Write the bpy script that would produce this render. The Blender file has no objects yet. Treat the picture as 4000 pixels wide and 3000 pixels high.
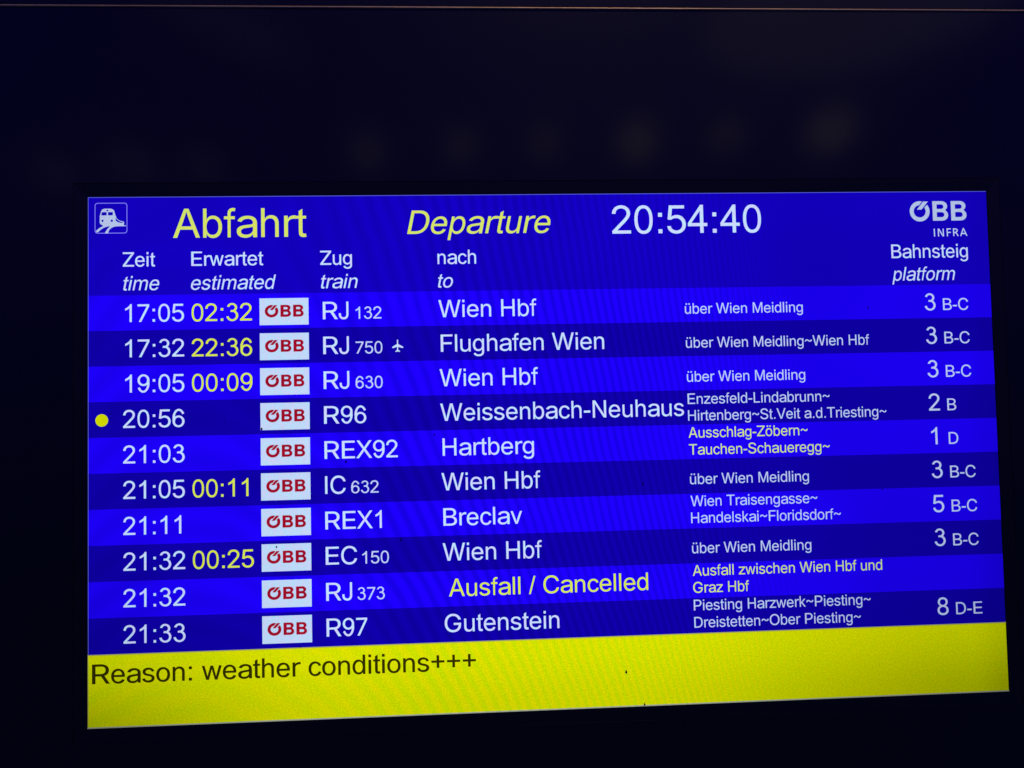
import bpy, math, random
from mathutils import Vector, Matrix
from mathutils.geometry import delaunay_2d_cdt

# ------------------------------------------------------------------ camera, world, lamps, exposure
SC = bpy.context.scene
COL = SC.collection
PW = 1.018                      # width of the lit screen in metres (a 46 inch 16:9 panel)
PX = PW / 1920.0                # one screen pixel
ZC = 2.35                       # height of the screen centre above the platform

def wp(x, y, d=0.0):            # screen pixel (x right, y down) and distance proud of the panel -> world
    return Vector(((x - 960) * PX, -d, ZC - (y - 540) * PX))

def rodrigues(w):
    w = Vector(w)
    return Matrix.Rotation(w.length, 3, w.normalized())

RM = rodrigues((-0.03924842, -0.05004401, -0.0203522))
TV = Vector((0.09694173, 0.14125, 1.68698512)) * (PW / 2)
CP = -(RM.transposed() @ TV)    # camera position, panel axes (x right, y down, z into the panel)
def p2w(v): return Vector((v.x, v.z, -v.y))
right, down, fwd = (p2w(RM.transposed() @ Vector(a)) for a in ((1, 0, 0), (0, 1, 0), (0, 0, 1)))
CAMPOS = p2w(CP) + Vector((0, 0, ZC))
cam = bpy.data.cameras.new('camera')
cam.sensor_width = 36.0
cam.lens = 3000.0 / 4000.0 * 36.0
cam.clip_start = 0.02
cam.clip_end = 200.0
camo = bpy.data.objects.new('camera', cam)
camo.matrix_world = Matrix((
    (right.x, -down.x, -fwd.x, CAMPOS.x),
    (right.y, -down.y, -fwd.y, CAMPOS.y),
    (right.z, -down.z, -fwd.z, CAMPOS.z),
    (0, 0, 0, 1)))
COL.objects.link(camo)
SC.camera = camo
SC.view_settings.view_transform = 'Standard'
SC.view_settings.look = 'None'
SC.view_settings.exposure = 0.0
SC.view_settings.gamma = 1.0

wd = bpy.data.worlds.new('World')
SC.world = wd
wd.use_nodes = True
nt = wd.node_tree
nt.nodes.clear()
wo = nt.nodes.new('ShaderNodeOutputWorld')
bg = nt.nodes.new('ShaderNodeBackground')
tc = nt.nodes.new('ShaderNodeTexCoord')
sp = nt.nodes.new('ShaderNodeSeparateXYZ')
rp = nt.nodes.new('ShaderNodeValToRGB')     # night: dark ground below, dim bluish night air above
rp.color_ramp.elements[0].position = 0.42
rp.color_ramp.elements[0].color = (0.006, 0.014, 0.085, 1)
rp.color_ramp.elements[1].position = 0.62
rp.color_ramp.elements[1].color = (0.017, 0.013, 0.23, 1)
mm = nt.nodes.new('ShaderNodeMath'); mm.operation = 'MULTIPLY_ADD'
mm.inputs[1].default_value = 0.5; mm.inputs[2].default_value = 0.5
nt.links.new(tc.outputs['Generated'], sp.inputs[0])
nt.links.new(sp.outputs['Z'], mm.inputs[0])
nt.links.new(mm.outputs[0], rp.inputs[0])
nt.links.new(rp.outputs[0], bg.inputs[0])
nt.links.new(bg.outputs[0], wo.inputs[0])
bg.inputs[1].default_value = 1.0

# the row of platform lamps behind the photographer; the dark glass mirrors them as soft spots
def lamp(sx, sy, dist, radius, watts, col):
    P = wp(sx, sy, 0.004)
    d = (P - CAMPOS).normalized()
    r = Vector((d.x, -d.y, d.z))
    l = bpy.data.lights.new('platform_lamp', 'POINT')
    l.energy = watts
    l.shadow_soft_size = radius
    l.color = col
    o = bpy.data.objects.new('platform_lamp', l)
    o.location = P + r * dist
    COL.objects.link(o)
WARM = (1.0, 0.80, 0.50)
for sx, sy, w, rr in ((-63, -52, 5, .16), (90, -66, 7, .2), (239, -65, 5, .16), (576, -93, 9, .15), (770, -103, 8, .14), (950, -108, 7, .14),
                  (1150, -113, 15, .13), (1345, -124, 8, .14), (1575, -135, 19, .17)):
    lamp(sx, sy, 7.0, rr, w * 0.022, WARM)

# added unseen area lights mirrored as warm patches and one lamp above the board
def added_patch_light(u, v, sx, sy, dist, watts, rot):
    d = (right * ((u - 2000) / 3000) + down * ((v - 1500) / 3000) + fwd).normalized()
    P = CAMPOS + d * (-CAMPOS.y / d.y)
    r = Vector((d.x, -d.y, d.z))
    l = bpy.data.lights.new('added_warm_light', 'AREA')
    l.shape = 'ELLIPSE'; l.size = sx; l.size_y = sy; l.energy = watts; l.color = (1.0, 0.86, 0.55)
    o = bpy.data.objects.new('added_warm_light', l)
    o.location = P + r * dist
    o.rotation_euler = (-r).to_track_quat('-Z', 'Y').to_euler()
    o.rotation_euler.rotate_axis('Z', rot)
    COL.objects.link(o)
added_patch_light(3350, 20, 2.6, 1.1, 7.0, 0.55, 0.0)
added_patch_light(880, 90, 1.5, 0.45, 7.0, 0.07, -0.3)
l = bpy.data.lights.new('board_lamp', 'POINT'); l.energy = 32.0; l.shadow_soft_size = 0.1; l.color = (1.0, 0.78, 0.55)
o = bpy.data.objects.new('board_lamp', l); o.location = (0.35, -1.0, ZC + 1.9); COL.objects.link(o)

# glyph outlines: advance, points and triangles in thousandths of the type size
GLYPHS={
 'A':(667,'14,0,279,716,386,716,654,0,557,0,402,426,369,524,323,673,342,673,325,616,309,565,296,522,264,426,112,0,148,200,148,280,520,280,520,200,333,642,212,280,455,280,484,200,183,200','0,13,14,14,15,0,1,12,11,11,10,1,12,1,15,0,15,1,8,7,18,6,2,8,4,3,17,3,16,17,2,6,5,5,16,2,16,3,2,22,19,14,1,10,9,7,1,9,1,7,8,8,2,1,20,21,17,7,9,18,6,8,18,19,22,20,12,15,19,15,14,19,16,5,20,17,16,20,4,17,21,21,20,22,14,13,22'),
 'B':(667,'74,0,74,716,354,716,405,713,450,705,489,691,522,672,549,649,570,622,585,592,593,560,596,526,594,497,589,472,579,451,566,432,550,416,532,402,512,391,490,382,468,375,468,369,493,365,518,358,542,346,565,329,586,310,603,286,616,258,624,227,627,192,624,157,615,124,600,94,578,67,549,44,514,25,471,11,420,3,362,0,174,80,359,80,415,84,459,94,491,112,513,135,526,162,530,192,528,216,522,238,510,259,495,277,476,293,453,307,427,317,398,323,365,325,174,325,174,402,349,402,377,403,403,408,426,417,448,428,466,442,481,459,492,479,498,500,500,524,496,554,484,580,464,604,436,621,398,632,352,636,174,636','40,57,0,1,0,57,74,2,75,59,58,57,1,57,58,58,75,1,75,2,1,60,56,55,41,39,38,38,42,41,60,55,61,40,0,39,39,41,40,59,57,56,56,60,59,73,3,74,2,74,3,54,53,21,63,62,20,20,19,63,64,63,19,72,71,5,4,72,5,42,38,37,37,43,42,54,21,55,61,55,21,21,20,61,20,62,61,72,4,73,3,73,4,24,23,51,34,33,45,46,45,33,33,32,46,32,31,46,47,46,31,31,30,47,30,29,47,48,47,29,29,28,48,49,48,28,28,27,49,27,26,49,50,49,26,26,25,50,51,50,25,24,51,25,14,13,67,13,12,67,68,67,12,12,11,68,11,10,68,69,68,10,10,9,69,9,8,69,43,37,36,44,43,36,36,35,44,35,34,44,34,45,44,51,23,52,23,22,52,53,52,22,21,53,22,64,19,18,65,64,18,18,17,65,17,16,65,66,65,16,16,15,66,15,14,66,14,67,66,69,8,70,8,7,70,71,70,7,7,6,71,5,71,6'),
 'C':(722,'378,-17,340,-15,304,-10,270,-1,237,12,206,28,177,48,151,71,127,97,106,126,87,158,72,192,60,229,51,269,46,311,44,356,46,401,51,443,60,483,72,520,87,555,106,587,127,616,151,642,177,665,206,684,237,701,270,714,304,723,340,728,378,730,416,728,451,723,486,714,518,701,549,686,577,667,602,644,625,619,644,591,660,560,672,527,681,491,586,491,579,515,570,537,558,557,544,575,528,591,511,605,492,617,471,627,449,635,426,640,402,643,378,645,334,641,293,630,255,611,221,585,192,552,169,513,151,467,141,415,137,356,141,298,151,245,169,200,193,160,222,128,255,102,293,83,334,72,378,68,402,70,426,73,449,78,471,86,492,96,511,108,528,122,544,138,558,156,570,176,579,198,586,222,681,222,673,186,661,153,645,122,625,94,603,69,577,47,549,28,519,12,486,-1,452,-10,416,-15','10,9,67,11,10,67,67,66,11,12,11,66,13,12,66,66,65,13,14,13,65,65,64,14,15,14,64,16,15,64,64,63,16,17,16,63,63,62,17,18,17,62,19,18,62,62,61,19,20,19,61,61,21,20,4,70,5,6,5,70,70,69,6,59,58,24,25,24,58,58,26,25,2,71,3,27,57,28,0,73,1,72,1,73,55,29,56,1,72,2,71,2,72,28,57,56,56,29,28,3,71,4,70,4,71,26,58,57,57,27,26,6,69,7,69,68,7,8,7,68,9,8,68,67,9,68,21,61,60,22,21,60,23,22,60,60,59,23,59,24,23,97,75,74,30,54,31,53,52,32,75,97,96,96,76,75,31,54,53,53,32,31,77,95,94,78,77,94,76,96,95,95,77,76,50,34,51,34,33,51,52,51,33,32,52,33,42,41,43,90,89,82,83,82,89,89,88,83,84,83,88,88,87,84,85,84,87,87,86,85,43,41,44,41,40,44,45,44,40,40,39,45,46,45,39,39,38,46,47,46,38,38,37,47,78,94,93,79,78,93,93,92,79,80,79,92,92,91,80,81,80,91,91,90,81,90,82,81,47,37,48,37,36,48,49,48,36,36,35,49,50,49,35,34,50,35,97,74,0,73,0,74,54,30,55,29,55,30'),
 'D':(722,'315,0,134,0,134,80,309,80,367,84,418,95,462,114,499,139,529,171,552,210,568,254,578,304,582,359,578,414,569,463,552,507,529,546,500,577,464,603,422,621,373,632,319,636,130,636,130,716,325,716,368,714,408,709,445,701,480,689,513,673,561,641,601,600,632,550,647,517,659,481,667,443,672,403,674,359,672,316,667,275,659,236,647,200,632,167,614,136,593,109,568,84,541,62,510,43,477,28,440,16,402,7,360,2,176,716,176,0,81,0,81,716,176,636,176,80','55,54,22,53,2,1,1,2,54,22,54,2,55,22,23,3,0,51,51,4,3,21,24,52,0,3,53,2,53,57,22,2,56,22,56,52,23,22,52,49,5,50,19,26,20,25,20,26,5,49,48,48,6,5,18,28,19,28,27,19,26,19,27,4,51,50,50,5,4,20,25,21,24,21,25,8,45,44,44,43,8,9,8,43,43,42,9,42,41,9,10,9,41,41,40,10,40,39,10,11,10,39,39,38,11,12,11,38,38,37,12,37,36,12,13,12,36,36,35,13,14,13,35,35,34,14,34,33,14,15,14,33,33,32,15,16,15,32,32,31,16,30,16,31,6,48,47,47,46,6,7,6,46,46,45,7,45,8,7,16,30,17,30,29,17,18,17,29,28,18,29,21,52,56,2,57,56,53,3,57'),
 'E':(667,'82,0,82,716,611,716,611,636,191,636,191,402,582,402,582,322,191,322,191,80,616,80,616,0','0,9,8,1,0,8,8,5,1,5,4,1,9,0,11,11,10,9,5,8,7,7,6,5,3,2,4,1,4,2'),
 'F':(611,'82,0,82,716,572,716,572,636,184,636,184,392,536,392,536,311,184,311,184,0','9,8,0,8,5,0,1,0,5,3,2,4,5,8,7,7,6,5,1,5,4,4,2,1'),
 'G':(778,'391,-17,351,-15,312,-10,276,-1,242,12,210,29,180,48,153,71,128,97,107,126,88,158,72,193,60,230,51,269,46,312,44,356,46,401,51,443,60,483,72,520,88,555,107,587,128,616,152,642,179,665,209,684,241,701,274,714,310,723,347,728,385,730,425,728,463,722,500,713,534,700,566,684,595,664,622,641,645,616,665,588,682,558,694,526,703,491,603,491,594,514,583,535,571,555,557,573,541,589,524,603,505,616,484,626,462,634,438,640,413,643,386,645,341,641,300,630,261,611,226,585,197,553,173,513,154,467,144,415,140,356,144,298,155,246,173,200,198,161,227,128,263,102,302,83,345,72,391,68,433,71,471,80,506,95,537,114,563,139,585,169,600,203,610,241,613,282,643,277,412,277,412,358,709,358,709,279,704,222,691,170,668,123,637,82,599,47,555,20,505,-1,450,-13,613,277','9,67,10,11,10,67,67,66,11,12,11,66,13,12,66,66,65,13,14,13,65,65,64,14,15,14,64,16,15,64,64,63,16,17,16,63,63,62,17,18,17,62,19,18,62,62,61,19,20,19,61,21,20,61,4,70,5,6,5,70,70,69,6,59,58,24,25,24,58,58,26,25,2,71,3,27,57,28,29,56,55,55,30,29,1,72,2,71,2,72,28,57,56,56,29,28,3,71,4,70,4,71,26,58,57,57,27,26,6,69,7,69,68,7,8,7,68,9,8,68,67,9,68,21,61,60,22,21,60,23,22,60,60,59,23,59,24,23,74,95,75,52,32,53,95,74,0,73,0,74,31,54,53,53,32,31,76,94,93,93,77,76,51,50,34,33,51,34,75,95,94,94,76,75,51,33,52,32,52,33,88,87,83,87,86,83,91,90,79,80,79,90,90,89,80,89,88,80,81,80,88,88,83,81,82,96,83,83,86,82,42,41,43,44,43,41,41,40,44,45,44,40,40,39,45,46,45,39,39,38,46,77,93,92,78,77,92,92,91,78,91,79,78,96,82,84,85,84,82,82,86,85,46,38,47,38,37,47,48,47,37,37,36,48,49,48,36,36,35,49,50,49,35,34,50,35,0,73,1,72,1,73,30,55,54,54,31,30,81,83,96'),
 'H':(722,'80,0,80,716,171,716,171,407,551,407,551,716,642,716,642,0,551,0,551,326,171,326,171,0','0,11,10,1,0,10,10,3,1,3,2,1,9,8,7,7,6,9,4,9,6,6,5,4,3,10,9,9,4,3'),
 'I':(278,'93,0,188,0,188,716,93,716','3,0,1,1,2,3'),
 'J':(500,'220,-14,165,-8,117,11,76,42,56,66,40,95,29,126,22,162,20,202,20,240,105,240,105,202,109,161,119,127,137,101,160,82,188,70,220,66,252,70,280,82,303,101,321,127,331,161,335,202,335,716,420,716,420,202,418,162,411,126,400,95,384,66,364,42,324,11,276,-8','8,7,11,9,8,11,16,1,0,1,16,15,1,15,2,15,14,2,2,14,3,4,3,14,14,13,4,5,4,13,6,5,13,13,12,6,7,6,12,11,7,12,9,11,10,33,19,18,19,33,32,32,20,19,27,26,23,24,23,26,26,25,24,20,32,31,31,30,20,21,20,30,30,29,21,29,28,21,22,21,28,28,27,22,27,23,22,33,18,0,18,17,0,16,0,17'),
 'L':(556,'75,0,75,716,170,716,170,80,520,80,520,0','1,0,3,3,0,5,5,4,3,1,3,2'),
 'M':(833,'74,0,74,716,198,716,368,263,381,224,398,173,414,118,428,69,408,69,423,116,439,171,456,223,469,263,637,716,761,716,761,0,675,0,675,409,675,460,676,519,678,581,679,643,687,643,666,576,645,511,625,453,609,409,455,0,380,0,223,409,208,452,189,508,167,574,144,643,153,643,155,586,156,523,157,462,158,409,158,0,419,102,678,616,154,613','35,33,1,39,38,0,1,0,38,38,37,1,37,36,1,35,1,36,34,33,42,5,8,6,8,5,28,31,2,32,34,32,2,33,34,2,1,33,2,9,7,10,14,22,20,21,41,22,17,16,15,15,14,17,18,17,14,19,18,14,14,20,19,41,21,23,26,12,11,13,24,23,23,21,13,21,22,13,22,14,13,8,28,27,27,7,8,8,7,40,12,26,25,2,31,30,30,29,3,3,2,30,7,9,40,6,8,40,24,13,25,13,12,25,20,22,41,7,27,10,27,26,11,11,10,27,3,29,4,29,28,4,5,4,28,33,35,42,32,34,42'),
 'N':(722,'76,0,76,716,183,716,473,257,501,212,536,150,548,127,560,103,573,77,560,75,557,102,555,127,554,152,552,221,551,274,551,716,642,716,642,0,535,0,275,408,241,465,199,536,143,636,159,639,163,540,166,462,167,409,167,0,557,109,160,605','25,24,1,22,1,24,0,27,26,1,0,26,25,1,26,23,22,29,21,2,23,22,23,2,1,22,2,5,18,6,8,7,9,10,9,7,7,8,11,17,8,18,8,9,18,6,18,9,9,10,6,10,7,28,11,8,12,8,17,12,13,12,17,14,13,17,17,16,14,15,14,16,18,5,4,2,21,20,20,19,3,3,2,20,7,11,28,6,10,28,3,19,18,4,3,18,22,24,29,21,23,29'),
 'O':(778,'391,-17,351,-15,313,-10,277,-1,243,12,211,28,181,48,153,71,128,97,106,126,87,158,70,192,57,229,48,269,43,311,41,356,43,401,48,443,57,483,70,520,87,555,106,587,128,616,153,642,181,665,211,684,243,701,277,714,313,723,351,728,391,730,430,728,468,723,504,714,538,701,570,684,600,665,628,642,653,616,675,587,694,555,710,520,723,483,732,443,737,401,739,356,737,311,732,269,723,229,710,192,694,158,675,126,653,97,628,71,600,48,570,28,538,12,504,-1,468,-10,430,-15,391,68,436,72,478,83,518,101,553,127,583,159,608,199,627,245,638,297,642,356,638,415,627,468,608,514,583,554,553,586,518,612,478,630,436,641,391,645,345,641,302,630,263,611,227,586,197,553,172,514,153,468,142,415,138,356,142,297,153,245,172,199,197,160,227,127,263,102,302,83,345,72','9,90,10,11,10,90,90,89,11,12,11,89,13,12,89,89,88,13,14,13,88,88,87,14,15,14,87,16,15,87,87,86,16,17,16,86,86,85,17,18,17,85,19,18,85,85,84,19,20,19,84,21,20,84,4,93,5,6,5,93,93,92,6,82,81,24,25,24,81,81,26,25,94,3,2,80,28,27,0,60,1,95,1,60,1,95,2,94,2,95,28,80,79,79,29,28,3,94,4,93,4,94,26,81,80,80,27,26,6,92,7,92,91,7,8,7,91,9,8,91,90,9,91,21,84,83,22,21,83,23,22,83,83,82,23,82,24,23,77,31,78,30,78,31,57,62,58,32,76,33,61,59,58,58,62,61,76,32,77,31,77,32,63,56,55,55,54,63,64,63,54,75,74,36,36,35,75,34,75,35,62,57,56,56,63,62,75,34,76,33,76,34,66,51,50,50,49,66,67,66,49,49,48,67,48,47,67,68,67,47,47,46,68,69,68,46,46,45,69,45,44,69,70,69,44,44,43,70,71,70,43,43,42,71,42,41,71,72,71,41,41,40,72,40,39,72,64,54,53,65,64,53,53,52,65,52,51,65,51,66,65,72,39,73,39,38,73,38,37,73,74,73,37,36,74,37,60,0,59,59,61,60,29,79,78,78,30,29'),
 'P':(667,'77,0,77,716,351,716,409,713,459,703,503,686,539,664,569,637,592,605,609,569,619,531,622,489,619,448,609,409,592,374,569,342,539,314,503,292,459,275,409,265,351,261,154,261,154,341,347,341,386,343,419,350,447,360,471,375,490,392,504,413,514,437,520,462,522,489,520,517,514,542,504,565,490,586,471,603,447,617,419,628,385,634,346,636,178,636,178,0,178,341,178,261','43,21,0,21,22,0,1,0,22,40,2,41,42,41,2,21,43,45,22,21,45,22,44,42,1,22,42,42,2,1,24,19,25,25,19,18,18,26,25,38,4,39,3,39,4,19,24,20,23,20,24,39,3,40,2,40,3,16,15,28,29,28,15,15,14,29,30,29,14,14,13,30,31,30,13,13,12,31,32,31,12,12,11,32,11,10,32,33,32,10,10,9,33,34,33,9,9,8,34,35,34,8,8,7,35,36,35,7,7,6,36,26,18,17,27,26,17,17,16,27,16,28,27,36,6,37,6,5,37,38,37,5,4,38,5,20,23,45,23,44,45,44,22,45'),
 'R':(722,'79,0,79,716,376,716,438,713,493,703,540,688,580,666,612,640,637,610,655,575,665,537,669,495,665,454,655,416,637,382,612,352,579,326,540,306,493,290,438,281,376,278,140,278,140,359,372,359,414,361,450,366,480,376,506,388,526,404,541,423,552,445,558,469,560,495,558,523,552,547,541,570,526,589,505,605,480,619,449,628,413,634,371,636,188,636,188,0,574,0,366,322,489,322,700,0,188,359,188,278,394,279,507,295','21,0,43,0,21,22,1,0,22,22,42,1,40,2,41,21,43,49,22,21,49,42,22,48,41,2,42,1,42,2,26,46,27,18,46,19,46,26,25,39,38,4,3,39,4,50,19,45,19,46,45,23,45,24,39,3,40,2,40,3,16,15,28,29,28,15,15,14,29,30,29,14,14,13,30,31,30,13,13,12,31,32,31,12,12,11,32,11,10,32,33,32,10,10,9,33,34,33,9,9,8,34,35,34,8,8,7,35,36,35,7,7,6,36,19,50,44,18,19,44,18,44,51,46,18,51,27,46,17,17,16,27,16,28,27,36,6,37,6,5,37,38,37,5,4,38,5,20,45,49,45,23,48,48,49,45,48,22,49,45,20,50,25,24,46,24,45,46,17,46,51,44,47,51'),
 'S':(667,'329,-17,275,-14,226,-6,182,9,143,28,111,52,84,81,64,114,51,150,45,190,146,190,151,164,161,141,176,121,194,104,216,90,241,79,269,72,298,67,329,66,363,67,395,73,424,81,451,94,473,108,491,126,505,147,513,169,516,194,513,216,507,234,495,250,480,264,461,276,440,287,416,296,389,305,361,312,268,337,208,355,158,379,118,408,89,441,72,481,66,526,70,565,82,601,101,633,128,662,160,686,197,705,239,719,285,727,334,730,384,727,429,719,471,704,507,685,539,662,564,635,583,604,596,570,600,534,503,534,494,568,476,596,449,619,415,635,376,645,331,649,299,647,270,642,243,633,219,622,199,608,184,591,172,573,165,552,163,531,165,508,173,488,187,471,204,457,224,445,246,435,269,426,290,419,312,413,391,393,414,387,439,380,464,371,489,361,513,348,536,334,557,318,575,299,591,277,603,252,610,224,612,193,608,155,597,119,579,86,553,57,521,31,482,11,437,-5,386,-14','6,5,13,13,12,6,7,6,12,12,11,7,8,7,11,11,10,8,9,8,10,42,41,80,80,79,42,43,42,79,44,43,79,79,78,44,45,44,78,78,77,45,46,45,77,77,76,46,47,46,76,76,75,47,48,47,75,73,72,50,72,51,50,0,19,18,0,18,1,17,1,18,87,86,38,85,38,86,52,71,70,1,17,2,16,2,17,38,85,39,85,84,39,83,39,84,51,72,71,71,52,51,2,16,3,16,15,3,4,3,15,15,14,4,5,4,14,13,5,14,39,83,40,83,82,40,82,81,40,41,40,81,80,41,81,48,75,74,49,48,74,74,73,49,73,50,49,68,54,53,88,36,89,20,108,21,36,88,37,34,33,92,92,91,34,21,108,107,22,21,107,107,106,22,106,23,22,34,91,35,91,90,35,36,35,90,89,36,90,66,56,67,56,55,67,68,67,55,54,68,55,104,103,25,26,25,103,103,102,26,27,26,102,102,101,27,28,27,101,101,100,28,100,99,28,29,28,99,99,98,29,30,29,98,98,97,30,97,96,30,31,30,96,96,95,31,94,31,95,62,61,63,64,63,61,61,60,64,60,59,64,23,106,105,24,23,105,105,104,24,104,25,24,31,94,32,94,93,32,33,32,93,92,33,93,64,59,65,59,58,65,58,57,65,66,65,57,56,66,57,108,20,0,19,0,20,87,38,37,37,88,87,68,53,69,70,69,53,52,70,53'),
 'T':(611,'21,636,21,716,592,716,592,636,355,636,355,0,259,0,259,636','1,0,7,3,2,4,7,6,5,5,4,7,4,2,7,1,7,2'),
 'V':(667,'282,0,5,716,105,716,265,290,299,193,347,43,327,43,345,101,361,151,375,194,409,290,564,716,665,716,392,0,337,75','2,1,3,4,0,6,6,5,14,3,1,0,0,4,3,10,13,12,12,11,10,9,8,13,13,10,9,6,0,13,13,5,6,5,13,7,13,8,7,5,7,14,4,6,14'),
 'W':(944,'207,0,12,716,105,716,219,276,236,205,252,132,267,56,256,56,271,132,287,205,305,276,421,716,524,716,640,276,658,205,674,132,690,56,677,56,692,132,709,205,726,276,840,716,933,716,737,0,631,0,507,455,499,485,492,517,484,551,477,587,470,626,463,668,482,668,461,556,454,522,446,488,437,455,314,0,261,84,684,87,472,614','0,3,1,2,1,3,7,6,38,6,8,38,7,5,0,5,4,0,3,0,4,33,30,11,30,31,11,7,0,37,6,7,37,8,6,37,37,9,8,10,36,35,29,28,12,32,29,12,17,16,39,20,19,23,23,22,20,22,21,20,18,16,23,23,19,18,23,16,24,16,17,24,17,15,24,15,14,24,28,27,12,24,14,13,10,9,37,30,33,40,30,40,32,31,30,32,11,31,32,32,12,11,5,7,38,34,33,11,11,10,35,35,34,11,26,25,13,13,12,26,27,26,12,16,18,39,15,17,39,13,25,24,29,32,40,36,10,37'),
 'X':(667,'5,0,304,400,304,333,22,716,134,716,245,564,284,508,313,463,343,411,326,411,356,463,386,508,426,564,538,716,648,716,366,336,366,404,662,0,551,0,417,182,381,232,353,275,324,325,345,325,316,277,287,233,250,182,115,0,279,367,335,426,391,370,334,307','0,27,26,5,4,3,2,25,24,24,22,2,1,2,22,22,9,1,9,7,1,25,2,26,2,1,28,6,5,1,1,7,6,20,15,21,23,21,15,8,23,15,15,16,8,16,10,8,18,17,19,14,13,12,15,20,19,16,15,30,12,11,16,10,16,11,23,22,31,9,22,23,23,8,9,9,8,29,5,3,1,28,1,3,0,26,28,26,2,28,8,10,29,7,9,29,15,19,30,14,12,30,12,16,30,19,17,30,22,24,31,21,23,31'),
 'Z':(611,'22,0,22,65,388,542,440,606,494,669,506,640,407,636,308,636,20,636,20,716,583,716,583,650,223,181,168,113,110,47,99,76,197,80,294,80,587,80,587,0,468,638,137,78','17,16,14,21,14,16,17,14,0,1,0,14,15,1,14,14,21,15,13,12,15,1,15,12,1,12,2,20,4,6,6,4,7,11,2,12,11,5,2,3,2,5,4,20,5,5,11,4,11,10,4,7,4,10,17,0,19,19,18,17,9,8,7,7,10,9,3,5,20,13,15,21'),
 'a':(556,'241,-14,205,-12,170,-6,138,5,109,19,84,37,63,60,48,85,39,115,36,147,38,176,45,200,56,221,71,239,90,253,111,266,134,276,160,284,187,290,214,295,242,299,271,303,359,312,388,317,409,324,421,334,425,351,425,354,423,375,419,393,411,409,393,429,368,444,348,451,325,455,298,457,271,455,246,451,225,445,197,431,174,415,158,397,147,378,53,402,69,431,89,457,112,478,139,495,168,508,199,518,231,525,263,530,296,531,318,530,342,528,367,524,393,518,417,509,441,498,463,483,483,464,499,442,512,415,519,383,522,346,522,-2,427,-2,427,70,420,70,407,51,388,32,371,20,352,9,329,-1,304,-8,274,-13,258,61,292,63,323,69,349,79,372,93,391,109,406,127,416,147,423,168,425,189,425,261,416,255,400,250,355,242,306,235,266,231,244,228,222,223,201,218,173,206,152,191,138,170,134,143,138,118,150,98,169,82,194,70,213,65,235,62','4,100,5,6,5,100,100,99,6,7,6,99,8,7,99,99,98,8,9,8,98,10,9,98,98,97,10,11,10,97,12,11,97,13,12,97,97,96,13,14,13,96,96,15,14,44,43,42,42,41,44,45,44,41,41,46,45,1,103,2,103,102,2,17,95,94,94,18,17,20,92,91,91,21,20,104,0,76,19,93,92,92,20,19,50,38,37,37,51,50,0,104,1,103,1,104,18,94,93,93,19,18,48,39,38,49,48,38,38,50,49,2,102,3,102,101,3,4,3,101,100,4,101,15,96,95,16,15,95,95,17,16,46,41,40,47,46,40,40,39,47,39,48,47,77,75,74,35,52,36,33,54,34,34,54,53,77,74,73,73,78,77,34,53,35,52,35,53,71,70,79,70,80,79,55,32,56,78,73,72,72,71,78,71,79,78,89,22,90,32,55,33,54,33,55,67,66,65,65,64,85,86,85,64,27,26,64,64,63,27,82,68,67,83,82,67,84,83,67,67,65,84,65,85,84,25,24,86,86,64,25,64,26,25,27,63,28,63,62,28,29,28,62,62,61,29,30,29,61,61,60,30,60,59,30,80,70,69,69,68,80,81,80,68,68,82,81,22,89,88,23,22,88,88,87,23,87,86,23,86,24,23,30,59,31,59,58,31,58,57,31,32,31,57,56,32,57,76,0,75,75,77,76,21,91,90,90,22,21,51,37,36,36,52,51'),
 'b':(556,'301,-14,272,-12,246,-6,224,3,206,15,191,28,178,42,163,62,152,81,144,81,144,-2,64,-2,64,716,146,716,146,448,152,448,163,466,178,486,190,500,205,512,223,524,245,533,270,539,300,540,341,537,378,525,412,507,443,481,468,449,489,411,504,367,513,318,516,264,513,210,504,161,489,117,468,78,443,46,413,20,379,1,341,-10,288,64,318,67,345,75,368,90,387,110,404,134,416,162,426,194,431,228,433,265,431,301,426,335,417,366,404,394,388,418,368,437,345,452,318,460,288,463,259,461,232,452,209,438,190,419,174,396,161,369,152,338,146,303,144,265,146,227,152,192,161,160,174,132,190,108,210,89,233,75,259,66','10,9,11,69,68,11,68,67,11,12,11,67,67,14,12,8,72,9,72,71,9,71,70,9,11,9,70,69,11,70,14,67,66,66,65,14,65,64,14,64,15,14,60,22,21,2,76,3,75,3,76,20,61,60,60,21,20,3,75,4,5,4,75,6,5,75,75,74,6,17,62,61,18,17,61,19,18,61,61,20,19,6,74,7,74,73,7,8,7,73,72,8,73,15,64,63,16,15,63,63,62,16,62,17,16,12,14,13,42,0,40,41,1,0,0,42,41,23,59,58,58,24,23,39,43,40,42,40,43,24,58,57,57,25,24,35,34,47,48,47,34,34,33,48,49,48,33,33,32,49,50,49,32,51,50,32,32,31,51,52,51,31,31,30,52,53,52,30,30,29,53,43,39,38,44,43,38,38,37,44,45,44,37,37,36,45,46,45,36,36,35,46,35,47,46,53,29,54,29,28,54,55,54,28,28,27,55,56,55,27,27,26,56,57,56,26,25,57,26,76,2,1,1,41,76,22,60,59,59,23,22'),
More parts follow.
